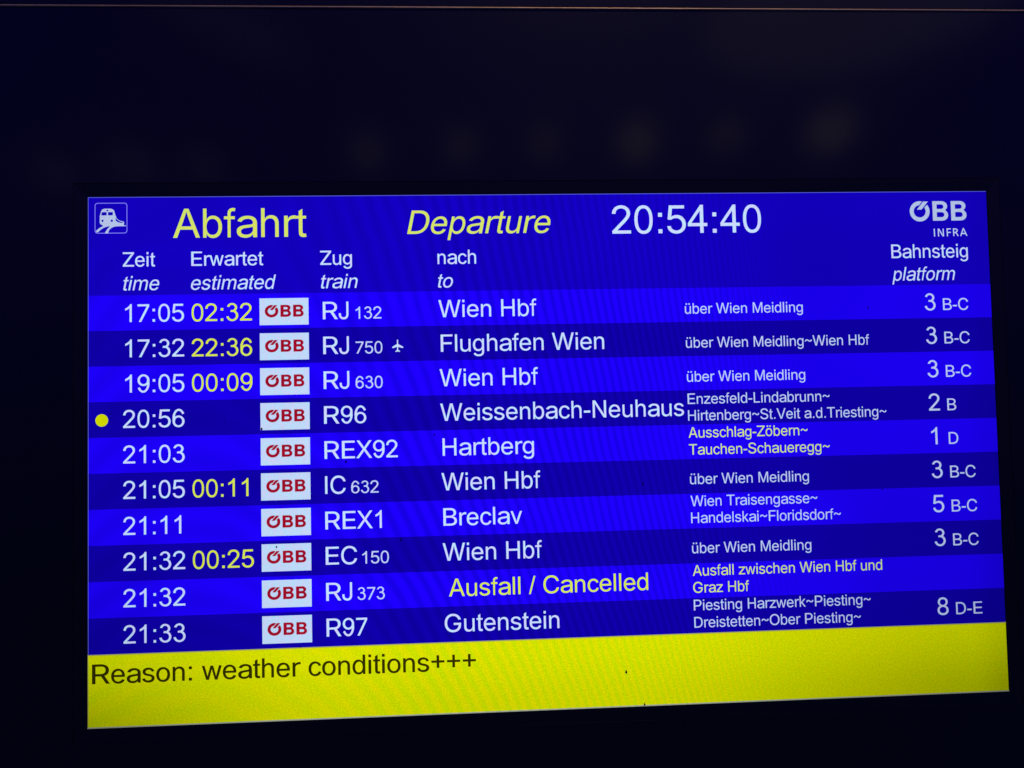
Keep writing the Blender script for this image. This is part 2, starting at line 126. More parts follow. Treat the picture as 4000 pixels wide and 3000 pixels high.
 'c':(500,'274,-14,229,-10,188,1,151,20,118,46,90,78,68,115,51,158,41,206,38,258,41,310,51,358,68,401,90,439,118,471,151,497,188,516,229,527,274,531,299,530,323,526,346,521,368,513,389,503,408,491,426,478,441,462,456,444,468,425,477,404,485,382,405,361,398,381,388,399,375,415,360,429,342,440,322,448,299,453,274,455,242,452,214,443,190,428,169,408,152,384,139,356,130,325,125,292,123,258,125,223,130,191,139,160,152,133,169,109,190,89,214,74,242,65,274,62,300,64,323,69,343,78,361,89,377,103,390,120,400,139,407,160,487,140,479,116,469,95,457,75,443,57,427,41,410,27,390,15,370,4,347,-4,324,-9,300,-13','7,6,51,51,50,7,8,7,50,50,49,8,9,8,49,49,48,9,48,47,9,10,9,47,47,46,10,11,10,46,46,45,11,12,11,45,42,41,15,41,16,15,0,57,1,56,1,57,17,40,39,39,18,17,1,56,2,56,55,2,16,41,40,40,17,16,2,55,3,55,54,3,4,3,54,54,53,4,5,4,53,53,52,5,6,5,52,51,6,52,12,45,44,13,12,44,44,43,13,14,13,43,43,42,14,42,15,14,58,77,76,76,59,58,59,76,75,75,74,59,60,59,74,35,23,36,23,22,36,37,36,22,22,21,37,20,37,21,70,69,63,69,68,63,64,63,68,68,67,64,65,64,67,67,66,65,30,29,31,32,31,29,29,28,32,60,74,73,61,60,73,73,72,61,72,71,61,62,61,71,71,70,62,70,63,62,32,28,33,28,27,33,27,26,33,34,33,26,26,25,34,35,34,25,25,24,35,23,35,24,57,0,77,77,58,57,37,20,38,20,19,38,39,38,19,18,39,19'),
 'd':(556,'253,-14,212,-10,174,1,140,20,109,46,84,78,63,117,47,161,38,210,35,264,38,318,47,367,63,411,84,449,110,481,140,507,175,525,212,537,254,540,284,539,309,533,331,524,349,512,365,500,378,486,392,466,403,448,409,448,409,716,492,716,492,-2,412,-2,412,81,404,81,392,62,377,42,364,28,349,15,330,3,309,-6,283,-12,266,64,295,66,322,75,345,89,365,108,381,132,394,160,403,192,409,227,411,265,409,303,403,338,394,369,382,396,365,419,345,438,322,452,295,461,266,463,235,460,208,452,184,437,165,418,148,394,136,366,126,335,121,301,119,265,121,228,126,194,136,162,149,134,165,110,185,90,209,75,235,67','7,6,71,71,70,7,8,7,70,70,69,8,9,8,69,69,68,9,68,67,9,10,9,67,67,66,10,11,10,66,66,65,11,12,11,65,60,17,61,76,0,41,0,76,1,75,1,76,59,18,60,17,60,18,1,75,2,15,62,61,16,15,61,61,17,16,2,75,3,75,74,3,4,3,74,74,73,4,5,4,73,73,72,5,6,5,72,71,6,72,12,65,64,13,12,64,64,63,13,14,13,63,63,62,14,62,15,14,42,40,39,39,38,42,38,43,42,19,58,20,43,38,37,37,36,43,36,35,43,35,44,43,23,22,57,22,21,57,58,57,21,20,58,21,30,32,31,30,50,49,50,30,51,30,29,51,27,51,29,33,32,46,47,46,32,48,47,32,32,30,48,30,49,48,51,27,52,53,52,27,54,53,27,26,54,27,27,29,28,44,35,34,45,44,34,34,33,45,33,46,45,54,26,55,26,25,55,56,55,25,25,24,56,57,56,24,23,57,24,41,0,40,40,42,41,58,19,59,18,59,19'),
 'e':(556,'289,-14,239,-10,194,1,154,20,120,46,91,78,67,115,51,158,40,205,37,257,40,308,50,356,67,399,90,438,118,470,152,496,190,516,233,527,279,531,308,529,337,525,365,517,392,505,417,490,441,471,462,447,479,420,494,389,505,353,512,312,514,267,514,232,95,232,95,304,467,304,427,278,425,311,419,342,410,370,397,395,380,416,360,433,337,446,310,453,279,456,248,453,220,445,196,432,175,415,157,395,143,372,133,346,127,319,124,290,124,244,127,207,134,174,145,145,161,120,180,99,203,83,229,71,258,64,289,61,310,62,330,65,348,71,372,82,393,98,409,119,421,144,505,123,495,97,481,74,463,52,441,33,417,17,389,4,358,-6,325,-12,426,304,125,304,125,232','8,7,32,9,8,32,35,34,80,52,51,33,7,6,56,56,55,7,32,7,55,54,53,32,53,33,32,9,32,33,10,9,33,11,10,33,33,51,11,12,11,51,51,50,12,13,12,50,48,47,15,47,16,15,44,18,45,0,62,1,61,1,62,17,46,45,45,18,17,1,61,2,61,60,2,3,2,60,59,3,60,16,47,46,46,17,16,3,59,4,59,58,4,5,4,58,58,57,5,6,5,57,56,6,57,13,50,49,14,13,49,49,48,14,48,15,14,78,66,65,78,65,79,64,79,65,42,20,43,19,43,20,66,78,77,77,67,66,41,22,42,22,21,42,20,42,21,30,29,34,29,28,34,72,71,70,31,35,54,31,30,35,30,34,35,37,36,34,34,28,37,28,27,37,67,77,76,76,75,67,68,67,75,75,74,68,69,68,74,74,73,69,73,72,69,72,70,69,37,27,38,27,26,38,39,38,26,26,25,39,40,39,25,25,24,40,24,23,40,41,40,23,22,41,23,79,64,0,64,63,0,62,0,63,53,54,35,43,19,44,18,44,19,32,55,82,54,32,82,52,33,81,34,36,80,33,53,81,53,35,80,53,80,81,31,54,82'),
 'f':(278,'267,521,267,449,9,449,9,521,95,0,95,593,97,621,103,646,113,667,126,686,141,701,159,713,178,721,199,726,220,728,242,727,260,724,274,720,284,716,266,644,252,648,241,650,228,651,208,649,193,643,181,632,173,617,168,598,166,575,166,0,95,449,95,521,166,521,166,449','33,30,29,32,31,30,28,27,5,6,5,27,27,26,6,7,6,26,8,7,26,14,23,22,23,14,13,20,19,18,18,17,20,16,20,17,20,16,21,16,15,21,22,21,15,14,22,15,8,26,25,9,8,25,10,9,25,25,24,10,11,10,24,12,11,24,24,23,12,23,13,12,31,32,28,4,29,30,3,2,30,31,3,30,28,5,31,1,0,32,33,1,32,30,33,32'),
 'g':(556,'266,-211,230,-209,197,-204,167,-196,141,-185,117,-171,97,-155,80,-137,66,-118,54,-98,123,-59,135,-76,150,-94,170,-111,195,-125,215,-132,239,-136,266,-137,305,-134,339,-123,368,-106,390,-82,403,-50,407,-10,407,93,400,93,389,75,374,55,361,42,346,30,327,20,306,11,280,6,250,4,210,8,173,18,138,35,108,58,82,87,60,123,45,164,35,211,32,263,35,315,45,362,60,405,81,442,107,473,138,498,172,516,210,527,251,531,281,529,307,524,329,515,347,504,363,491,376,477,391,457,402,440,410,440,410,524,490,524,490,-14,487,-57,477,-95,460,-127,438,-153,411,-174,379,-191,344,-202,306,-209,263,80,293,82,319,90,343,102,362,119,379,140,392,166,401,195,407,228,409,265,407,301,401,334,392,364,379,390,363,413,343,431,320,444,293,453,263,455,233,452,206,444,182,430,162,411,146,388,133,362,124,332,118,300,116,265,118,229,124,197,133,168,146,142,163,120,183,103,206,90,233,82','8,7,11,11,10,8,9,8,10,40,39,102,102,101,40,41,40,101,101,100,41,42,41,100,100,99,42,99,98,42,43,42,98,98,97,43,44,43,97,97,96,44,45,44,96,3,14,4,14,13,4,1,15,2,33,72,107,90,51,91,15,1,16,33,107,34,106,34,107,50,92,91,91,51,50,14,3,2,2,15,14,34,106,35,105,35,106,92,50,49,4,13,5,13,12,5,6,5,12,7,6,12,11,7,12,35,105,36,37,36,105,105,104,37,38,37,104,104,103,38,39,38,103,102,39,103,45,96,95,46,45,95,95,94,46,47,46,94,94,93,47,48,47,93,93,92,48,92,49,48,17,0,71,71,18,17,73,32,31,31,30,73,30,74,73,52,89,53,28,27,75,57,56,87,18,71,70,70,19,18,74,30,29,29,28,74,28,75,74,87,56,88,56,55,88,55,54,88,89,88,54,53,89,54,64,63,23,24,23,63,81,80,63,63,62,81,82,81,62,61,60,62,67,66,21,66,65,21,22,21,65,65,64,22,64,23,22,77,25,24,78,77,24,79,78,24,24,63,79,63,80,79,82,62,83,62,60,83,84,83,60,85,84,60,59,85,60,19,70,69,20,19,69,69,68,20,68,67,20,67,21,20,75,27,26,76,75,26,26,25,76,25,77,76,85,59,86,59,58,86,87,86,58,57,87,58,16,1,0,0,17,16,72,33,32,32,73,72,89,52,90,51,90,52'),
 'h':(556,'150,319,150,0,66,0,66,716,150,716,150,405,135,405,153,449,176,484,204,510,235,527,270,538,308,541,342,539,373,531,401,519,426,501,447,479,464,451,477,419,484,381,487,338,487,0,403,0,403,331,399,370,388,402,371,428,347,448,318,459,284,463,259,461,237,456,216,447,197,434,181,418,168,398,158,375,152,349,150,442','3,2,6,2,1,0,6,2,0,0,38,6,10,32,31,9,33,32,32,10,9,8,34,33,33,9,8,6,38,37,5,6,37,37,36,5,36,35,5,7,5,35,35,34,7,34,8,7,3,6,4,12,29,13,29,12,30,11,30,12,28,14,29,13,29,14,24,23,22,22,21,24,24,21,25,21,20,25,20,19,25,26,25,19,19,18,26,27,26,18,18,17,27,17,16,27,16,15,27,28,27,15,14,28,15,30,11,31,10,31,11,5,7,39,6,5,39,4,6,39'),
 'i':(222,'66,0,154,0,154,519,66,519,66,615,154,615,154,716,66,716','3,0,1,1,2,3,7,4,5,5,6,7'),
 'k':(500,'143,192,143,298,157,298,378,534,480,534,243,281,234,281,66,0,66,716,148,716,148,0,391,0,194,261,253,322,496,0,148,298,148,197,203,250,265,305','1,15,9,0,7,10,7,0,1,8,7,1,1,9,8,5,13,6,11,14,5,13,5,18,4,3,13,1,0,16,12,6,13,13,3,2,5,14,18,0,10,16,6,12,17,12,2,15,15,16,12,15,1,16,5,6,17,11,5,17,12,16,17,2,12,13,4,13,18'),
 'l':(222,'64,0,152,0,152,716,64,716','3,0,1,1,2,3'),
 'm':(833,'66,0,66,522,148,522,149,406,142,406,151,432,163,456,177,476,194,493,212,506,232,517,253,525,275,529,297,531,334,527,365,515,392,496,413,470,429,440,439,405,427,405,435,430,446,452,461,472,479,489,499,504,521,516,546,524,572,529,599,531,629,529,657,522,683,511,707,496,727,476,743,452,756,423,763,389,766,351,766,0,681,0,681,349,678,383,667,410,649,430,626,444,601,452,574,454,551,453,531,448,512,440,496,429,483,415,472,399,465,381,460,361,458,340,458,0,374,0,374,357,370,385,361,408,344,428,323,443,298,451,270,454,250,453,230,448,212,440,195,429,180,415,168,398,158,377,153,354,151,327,151,0,149,426,433,425','75,74,0,1,0,74,4,1,74,74,73,4,68,67,8,67,9,8,6,70,69,7,6,69,69,68,7,68,8,7,4,73,72,3,4,72,72,71,3,71,70,3,5,3,70,70,6,5,1,4,2,65,11,66,10,66,11,64,63,14,13,12,64,64,14,13,64,12,65,11,65,12,59,20,60,61,60,20,20,18,61,18,17,61,62,61,17,17,16,62,62,16,63,16,15,63,14,63,15,9,67,66,66,10,9,55,54,19,54,53,19,50,25,24,26,49,48,48,27,26,25,50,49,49,26,25,19,53,52,21,19,52,22,21,52,52,51,22,23,22,51,51,50,23,50,24,23,29,47,46,31,30,45,46,45,30,29,46,30,41,40,39,39,38,41,38,37,41,41,37,42,37,36,42,43,42,36,36,35,43,35,34,43,44,43,34,34,33,44,33,32,44,45,44,32,31,45,32,27,48,47,28,27,47,47,29,28,57,56,58,59,58,56,56,55,59,20,59,55,55,19,20,20,19,77,3,5,76,4,3,76,2,4,76,19,21,77,18,20,77'),
 'n':(556,'150,313,150,0,66,0,66,524,148,524,148,397,135,397,153,441,176,475,204,500,235,517,270,528,308,531,342,529,373,521,401,509,426,492,447,470,464,443,477,411,484,374,487,332,487,0,403,0,403,325,399,363,388,395,371,420,347,439,318,451,284,455,259,453,237,447,216,438,197,426,181,410,168,390,158,368,152,342,148,428','1,0,2,3,2,0,6,3,0,0,38,6,3,6,4,10,32,31,9,33,32,32,10,9,8,34,33,33,9,8,6,38,37,5,6,37,37,36,5,36,35,5,7,5,35,35,34,7,34,8,7,12,29,13,29,12,30,11,30,12,13,29,28,28,14,13,24,23,22,22,21,24,24,21,25,21,20,25,20,19,25,26,25,19,19,18,26,18,17,26,27,26,17,17,16,27,16,15,27,28,27,15,14,28,15,30,11,31,10,31,11,5,7,39,6,5,39,4,6,39'),
 'o':(556,'275,-14,229,-10,186,1,148,20,115,46,86,78,63,115,47,158,36,206,33,258,36,310,47,358,63,401,86,439,115,471,148,497,186,516,229,527,275,531,321,527,364,516,402,497,436,471,464,439,487,401,504,358,514,310,517,258,514,206,504,158,487,115,464,78,436,46,402,20,364,1,321,-10,275,62,308,65,337,74,362,89,383,109,401,133,414,160,423,191,429,223,431,258,429,292,423,325,414,356,401,384,383,408,362,428,337,443,308,452,275,455,242,452,213,443,188,428,167,408,150,384,137,356,127,325,122,292,120,258,122,223,127,191,137,160,150,133,167,109,188,89,213,74,242,65','7,6,66,66,65,7,8,7,65,65,64,8,9,8,64,64,63,9,63,62,9,10,9,62,62,61,10,11,10,61,61,60,11,12,11,60,0,36,1,36,71,1,1,71,2,71,70,2,3,2,70,69,3,70,57,56,15,16,15,56,56,55,16,55,17,16,3,69,4,69,68,4,5,4,68,68,67,5,6,5,67,66,6,67,12,60,59,13,12,59,59,58,13,14,13,58,58,57,14,57,15,14,18,54,53,18,53,19,37,35,34,38,37,34,34,33,38,39,38,33,51,21,52,21,20,52,53,52,20,19,53,20,30,29,42,43,42,29,29,28,43,44,43,28,28,27,44,45,44,27,46,45,27,27,26,46,47,46,26,26,25,47,48,47,25,25,24,48,39,33,32,40,39,32,32,31,40,41,40,31,31,30,41,30,42,41,48,24,49,24,23,49,50,49,23,23,22,50,51,50,22,21,51,22,35,37,0,36,0,37,17,55,54,54,18,17'),
 'p':(556,'66,-199,66,524,145,524,145,441,153,441,164,458,178,477,191,491,206,503,224,515,245,524,271,529,300,531,341,527,378,516,411,498,441,473,466,441,487,404,502,361,511,313,514,260,511,207,502,159,487,116,467,78,442,46,412,21,378,2,341,-9,301,-13,272,-11,247,-5,225,4,207,15,192,28,179,42,164,62,153,80,147,80,147,-199,288,63,318,66,344,75,367,89,387,109,403,132,415,160,424,191,430,225,432,261,430,297,424,330,415,360,403,388,387,411,367,430,344,444,318,453,288,455,259,453,233,444,210,431,191,412,175,390,162,363,153,332,148,298,146,261,148,224,153,189,162,158,175,130,191,107,211,88,234,75,259,66','3,2,1,39,69,0,1,0,69,69,68,1,68,67,1,0,40,39,38,72,39,72,71,39,71,70,39,69,39,70,1,67,66,3,1,66,66,65,3,65,64,3,64,4,3,60,11,10,32,76,33,75,33,76,9,61,60,60,10,9,33,75,34,35,34,75,36,35,75,75,74,36,6,62,61,7,6,61,8,7,61,61,9,8,36,74,37,74,73,37,38,37,73,72,38,73,4,64,63,5,4,63,63,62,5,62,6,5,42,30,29,41,31,30,30,42,41,12,59,58,58,13,12,28,43,29,42,29,43,13,58,57,57,14,13,24,23,47,48,47,23,23,22,48,49,48,22,22,21,49,50,49,21,51,50,21,21,20,51,52,51,20,20,19,52,53,52,19,19,18,53,43,28,27,44,43,27,27,26,44,45,44,26,26,25,45,46,45,25,25,24,46,24,47,46,53,18,54,18,17,54,55,54,17,17,16,55,56,55,16,16,15,56,57,56,15,14,57,15,76,32,31,31,41,76,11,60,59,59,12,11'),
 'r':(333,'65,0,65,523,152,523,152,443,158,443,171,468,189,489,213,507,240,520,270,528,302,531,326,531,347,530,347,445,327,448,293,449,268,448,244,443,222,434,203,423,187,408,173,391,163,372,157,350,155,327,155,0','25,24,0,1,0,24,1,3,2,21,20,4,1,24,23,3,1,23,23,22,3,22,21,3,21,4,3,8,17,16,17,8,7,9,15,10,13,12,14,11,14,12,10,15,14,14,11,10,15,9,16,8,16,9,4,20,19,5,4,19,19,18,5,6,5,18,18,17,6,17,7,6'),
 's':(500,'245,-14,208,-12,174,-7,143,2,115,15,90,31,69,50,52,73,39,99,31,128,116,145,126,119,141,97,160,81,184,70,212,63,244,60,279,63,310,71,336,84,355,101,366,119,370,140,365,165,350,186,334,197,313,206,288,213,197,233,151,247,113,264,85,286,64,312,52,343,47,377,50,407,59,433,74,458,94,479,118,497,147,512,179,522,214,529,252,531,288,529,320,524,349,514,375,502,396,487,415,468,430,447,442,425,452,400,370,382,361,401,349,419,333,436,312,449,285,456,252,459,221,457,194,449,170,437,152,421,141,403,138,382,143,356,160,335,178,324,201,315,230,307,314,288,360,274,397,257,426,235,446,209,458,179,462,145,459,115,450,88,435,63,414,41,388,22,358,6,323,-5,286,-12','5,12,6,12,11,6,7,6,11,8,7,11,11,10,8,9,8,10,34,33,65,35,34,65,65,64,35,36,35,64,37,36,64,0,16,1,16,15,1,69,28,70,1,15,2,15,14,2,3,2,14,13,3,14,28,69,29,68,29,69,40,62,61,41,40,61,61,60,41,60,42,41,3,13,4,5,4,13,12,5,13,29,68,30,68,67,30,31,30,67,67,66,31,32,31,66,33,32,66,65,33,66,37,64,63,38,37,63,39,38,63,63,62,39,62,40,39,59,58,44,43,59,44,17,85,84,18,17,84,84,83,18,83,19,18,27,26,71,56,46,57,46,45,57,58,57,45,44,58,45,80,79,21,79,78,21,22,21,78,78,77,22,77,76,22,23,22,76,76,75,23,75,74,23,52,51,53,54,53,51,51,50,54,50,49,54,19,83,82,20,19,82,82,81,20,81,80,20,80,21,20,23,74,24,74,73,24,25,24,73,73,72,25,26,25,72,71,26,72,54,49,55,49,48,55,56,55,48,48,47,56,46,56,47,16,0,85,85,17,16,70,28,27,27,71,70,42,60,59,59,43,42'),
 't':(278,'262,519,173,519,173,690,85,637,85,519,18,519,18,450,85,450,85,150,90,65,108,22,145,-3,192,-10,232,-9,268,-1,255,76,215,73,187,80,176,98,173,140,173,450,262,450','5,6,7,7,4,5,19,20,8,7,8,20,4,7,20,16,13,15,15,13,14,13,16,12,17,12,16,21,0,1,12,17,11,10,11,17,9,10,17,17,18,9,8,9,18,19,8,18,21,1,20,4,20,1,3,4,1,1,2,3'),
 'u':(556,'244,-14,210,-12,179,-4,150,8,125,25,103,47,86,75,73,107,66,144,63,186,63,519,148,519,148,193,152,155,163,123,181,97,205,78,234,66,269,63,293,64,316,70,337,79,356,92,372,108,385,127,395,150,401,176,403,205,403,519,488,519,488,-7,406,-7,406,120,418,120,400,76,376,42,348,17,317,0,282,-11,406,90','10,9,12,12,11,10,17,0,18,0,17,1,16,1,17,1,16,2,3,2,16,15,3,16,3,15,4,5,4,15,15,14,5,6,5,14,7,6,14,14,13,7,8,7,13,9,8,13,12,9,13,19,38,37,37,20,19,20,37,36,21,20,36,36,35,21,35,22,21,30,33,31,32,33,25,26,25,33,27,26,33,33,30,27,30,29,27,28,27,29,22,35,34,23,22,34,34,32,23,24,23,32,32,25,24,18,0,38,38,19,18,32,34,39,33,32,39,31,33,39'),
 'v':(500,'208,0,13,519,103,519,211,212,222,181,232,150,240,119,265,28,237,28,262,119,270,150,280,181,290,212,399,519,488,519,293,0,251,81','0,3,1,2,1,3,8,6,0,6,5,0,5,4,0,3,0,4,12,15,14,14,13,12,9,7,15,10,9,15,11,10,15,15,12,11,8,0,15,15,7,8,8,7,16,7,9,16,6,8,16'),
 'w':(722,'159,0,3,519,90,519,153,292,181,187,190,146,200,103,210,57,196,57,205,101,214,144,224,184,233,222,242,258,252,292,314,519,401,519,462,292,489,186,499,145,508,102,517,57,502,57,512,102,522,145,532,185,560,292,623,519,710,519,554,0,471,0,404,235,385,308,366,384,347,462,366,462,347,384,328,307,308,235,242,0,203,90,510,92,357,423','3,0,4,0,3,1,2,1,3,8,7,40,8,6,0,6,5,0,4,0,5,14,38,37,34,15,14,10,39,38,11,10,38,12,11,38,13,12,38,38,14,13,8,0,39,7,8,39,9,7,39,39,10,9,16,35,33,35,34,42,30,19,31,19,18,31,17,31,18,31,17,32,33,32,17,16,33,17,22,21,41,27,26,28,28,26,29,25,29,26,23,21,29,24,23,29,29,25,24,29,21,30,21,22,30,19,30,22,22,20,19,14,37,36,34,14,36,15,34,35,35,16,15,7,9,40,6,8,40,21,23,41,20,22,41,34,36,42,33,35,42'),
 'z':(500,'20,0,20,63,347,437,347,442,29,442,29,519,468,519,468,453,150,82,150,77,477,77,477,0','1,0,9,9,8,1,1,8,2,3,2,7,7,2,8,3,7,6,9,0,11,11,10,9,5,4,3,3,6,5'),
 '0':(556,'274,-14,227,-9,185,5,148,29,116,62,90,104,69,154,59,188,52,225,46,264,43,306,42,351,43,395,46,437,52,477,60,513,70,547,91,598,117,639,149,673,186,697,227,711,274,716,320,711,362,697,398,673,430,639,457,598,478,547,487,513,495,477,501,437,504,395,505,351,504,306,501,264,495,225,488,188,478,154,457,104,431,62,399,29,362,5,320,-9,274,65,304,68,332,80,356,99,377,125,394,157,408,196,418,242,423,293,425,351,423,408,418,460,408,506,394,545,377,578,356,604,332,623,304,634,274,638,243,634,215,623,191,604,170,578,153,545,140,506,130,460,124,408,122,351,124,293,130,242,140,196,153,157,170,125,191,99,215,80,243,68','8,7,73,9,8,73,73,72,9,10,9,72,72,71,10,11,10,71,12,11,71,71,70,12,13,12,70,70,69,13,14,13,69,15,14,69,0,44,1,44,79,1,1,79,2,79,78,2,3,2,78,78,77,3,65,64,19,20,19,64,64,63,20,63,21,20,3,77,4,77,76,4,5,4,76,76,75,5,6,5,75,75,74,6,7,6,74,73,7,74,15,69,68,16,15,68,68,67,16,17,16,67,67,66,17,18,17,66,66,65,18,65,19,18,61,23,62,22,62,23,45,43,42,46,45,42,42,41,46,47,46,41,60,59,25,25,24,60,61,60,24,23,61,24,37,36,51,36,35,51,52,51,35,35,34,52,53,52,34,34,33,53,33,32,53,54,53,32,32,31,54,55,54,31,31,30,55,30,29,55,47,41,40,48,47,40,40,39,48,49,48,39,39,38,49,50,49,38,38,37,50,37,51,50,55,29,56,29,28,56,57,56,28,28,27,57,58,57,27,27,26,58,59,58,26,25,59,26,44,0,43,43,45,44,21,63,62,62,22,21'),
 '1':(556,'372,0,372,719,314,719,268,645,190,583,110,541,110,458,205,500,284,556,284,0','5,6,7,7,4,5,0,1,8,4,7,8,3,4,8,8,1,3,1,2,3,9,0,8'),
 '2':(556,'30,0,30,66,278,319,305,346,328,371,348,394,365,415,379,436,390,455,397,475,402,496,404,518,401,542,395,564,385,584,371,601,355,615,335,626,313,634,289,639,263,641,235,639,210,633,188,624,168,611,152,595,139,577,130,555,124,531,122,505,32,505,36,546,46,583,63,617,85,647,113,672,145,692,182,707,222,716,265,719,307,716,347,707,383,693,414,673,441,649,463,621,479,590,489,556,492,519,490,493,486,468,477,443,465,418,448,390,426,361,399,328,366,291,326,250,159,84,159,79,504,79,504,0','1,0,59,29,28,30,31,30,28,32,31,28,28,27,32,33,32,27,27,26,33,34,33,26,26,25,34,25,35,34,38,22,21,37,23,22,22,38,37,18,40,19,39,19,40,57,2,58,19,39,20,21,20,39,38,21,39,1,59,58,58,2,1,35,25,24,36,35,24,24,23,36,23,37,36,17,16,42,41,17,42,50,49,10,11,10,49,49,48,11,48,47,11,5,55,54,6,5,54,54,53,6,7,6,53,8,7,53,53,52,8,52,51,8,9,8,51,51,50,9,50,10,9,11,47,12,47,46,12,13,12,46,46,45,13,14,13,45,45,44,14,15,14,44,44,43,15,16,15,43,42,16,43,59,0,61,61,60,59,2,57,56,3,2,56,4,3,56,56,55,4,55,5,4,17,41,18,40,18,41'),
 '3':(556,'38,177,54,124,83,76,123,37,172,8,226,-10,284,-14,341,-5,394,17,440,51,476,94,500,144,511,198,507,252,490,305,460,352,419,390,370,419,314,435,299,362,333,351,364,332,389,306,408,274,419,239,421,202,414,166,399,132,377,104,348,81,315,66,280,60,244,63,210,74,180,94,155,121,137,153,127,188,294,357,347,370,394,396,431,432,456,476,468,525,464,574,445,621,414,661,371,692,321,712,266,719,212,712,162,693,119,662,87,621,68,575,154,560,164,588,182,612,207,631,235,643,266,647,297,643,326,631,350,612,368,588,379,559,381,530,374,500,360,474,339,452,312,436,282,428,205,360,300,360,300,433,215,433,305,360,399,402,294,360,300,361,300,368,300,433','1,2,36,36,37,1,0,1,37,33,34,4,57,58,51,4,34,3,34,35,3,2,3,35,36,2,35,53,54,55,55,56,53,52,53,56,56,57,52,57,51,52,60,49,59,50,59,49,32,5,6,31,32,6,6,30,31,38,73,78,49,60,61,61,48,49,33,4,5,5,32,33,71,75,72,59,50,58,51,58,50,21,39,20,29,7,8,8,28,29,39,21,40,40,17,39,68,69,17,62,63,47,27,9,10,26,27,10,10,11,26,25,26,11,11,12,25,12,13,25,24,25,13,13,14,24,23,24,14,14,15,23,28,8,9,9,27,28,23,15,22,15,16,22,21,22,16,40,21,16,68,17,41,67,68,41,41,42,67,66,67,42,42,43,66,43,44,66,65,66,44,44,45,65,64,65,45,45,46,64,63,64,46,47,63,46,30,6,7,7,29,30,39,17,18,17,69,18,70,18,69,48,61,62,62,47,48,40,16,77,20,39,76,76,79,73,73,38,76,18,80,39,17,40,77,41,17,77,18,70,81,71,72,78,19,71,78,73,19,78,19,73,79,19,79,80,79,76,80,76,39,80,71,19,80,81,71,80,80,18,81,74,71,81,75,71,74'),
 '4':(556,'13,171,509,171,509,252,13,252,13,200,105,252,100,252,345,595,340,716,323,0,411,0,411,716,323,700,411,171,411,252,323,692,323,564,323,252,323,171','4,0,5,3,4,6,7,11,8,1,2,14,5,6,4,3,6,16,9,10,13,5,0,18,13,1,14,11,7,14,8,12,15,7,8,15,16,7,15,15,3,16,14,7,16,17,14,16,13,14,17,18,13,17,17,5,18,9,13,18'),
 '5':(556,'274,-14,232,-11,193,-3,157,11,125,30,98,53,75,79,58,110,47,142,42,178,132,178,135,157,143,138,154,120,168,104,185,91,205,80,226,72,249,67,274,65,302,67,328,74,352,85,374,101,392,119,407,141,418,166,424,193,426,222,424,252,417,279,406,304,391,327,372,346,350,361,325,373,298,380,269,382,244,381,220,377,196,370,174,362,156,351,140,339,53,348,94,706,482,706,482,627,172,627,148,417,152,417,169,429,189,440,211,449,235,456,260,460,285,461,318,459,349,454,378,444,405,430,429,414,451,394,470,371,487,346,500,318,509,289,515,257,517,223,513,179,503,139,485,101,462,68,433,40,399,17,361,0,319,-11','9,8,10,49,43,42,5,4,14,14,13,5,6,5,13,13,12,6,7,6,12,12,11,7,8,7,11,10,8,11,43,49,44,45,44,49,40,39,52,39,53,52,17,1,18,55,37,56,18,1,0,0,19,18,37,55,38,54,38,55,1,17,2,16,2,17,53,39,38,38,54,53,2,16,3,16,15,3,4,3,15,14,4,15,49,42,41,50,49,41,41,40,50,51,50,40,40,52,51,45,49,48,20,76,21,57,36,35,35,58,57,21,76,75,22,21,75,75,74,22,74,23,22,33,60,34,60,59,34,35,34,59,58,35,59,71,70,26,27,26,70,70,69,27,28,27,69,69,68,28,68,67,28,29,28,67,67,66,29,30,29,66,66,65,30,23,74,73,24,23,73,73,72,24,25,24,72,72,71,25,71,26,25,30,65,31,65,64,31,64,63,31,32,31,63,63,62,32,33,32,62,62,61,33,60,33,61,76,20,0,19,0,20,56,37,36,36,57,56,47,46,48,45,48,46'),
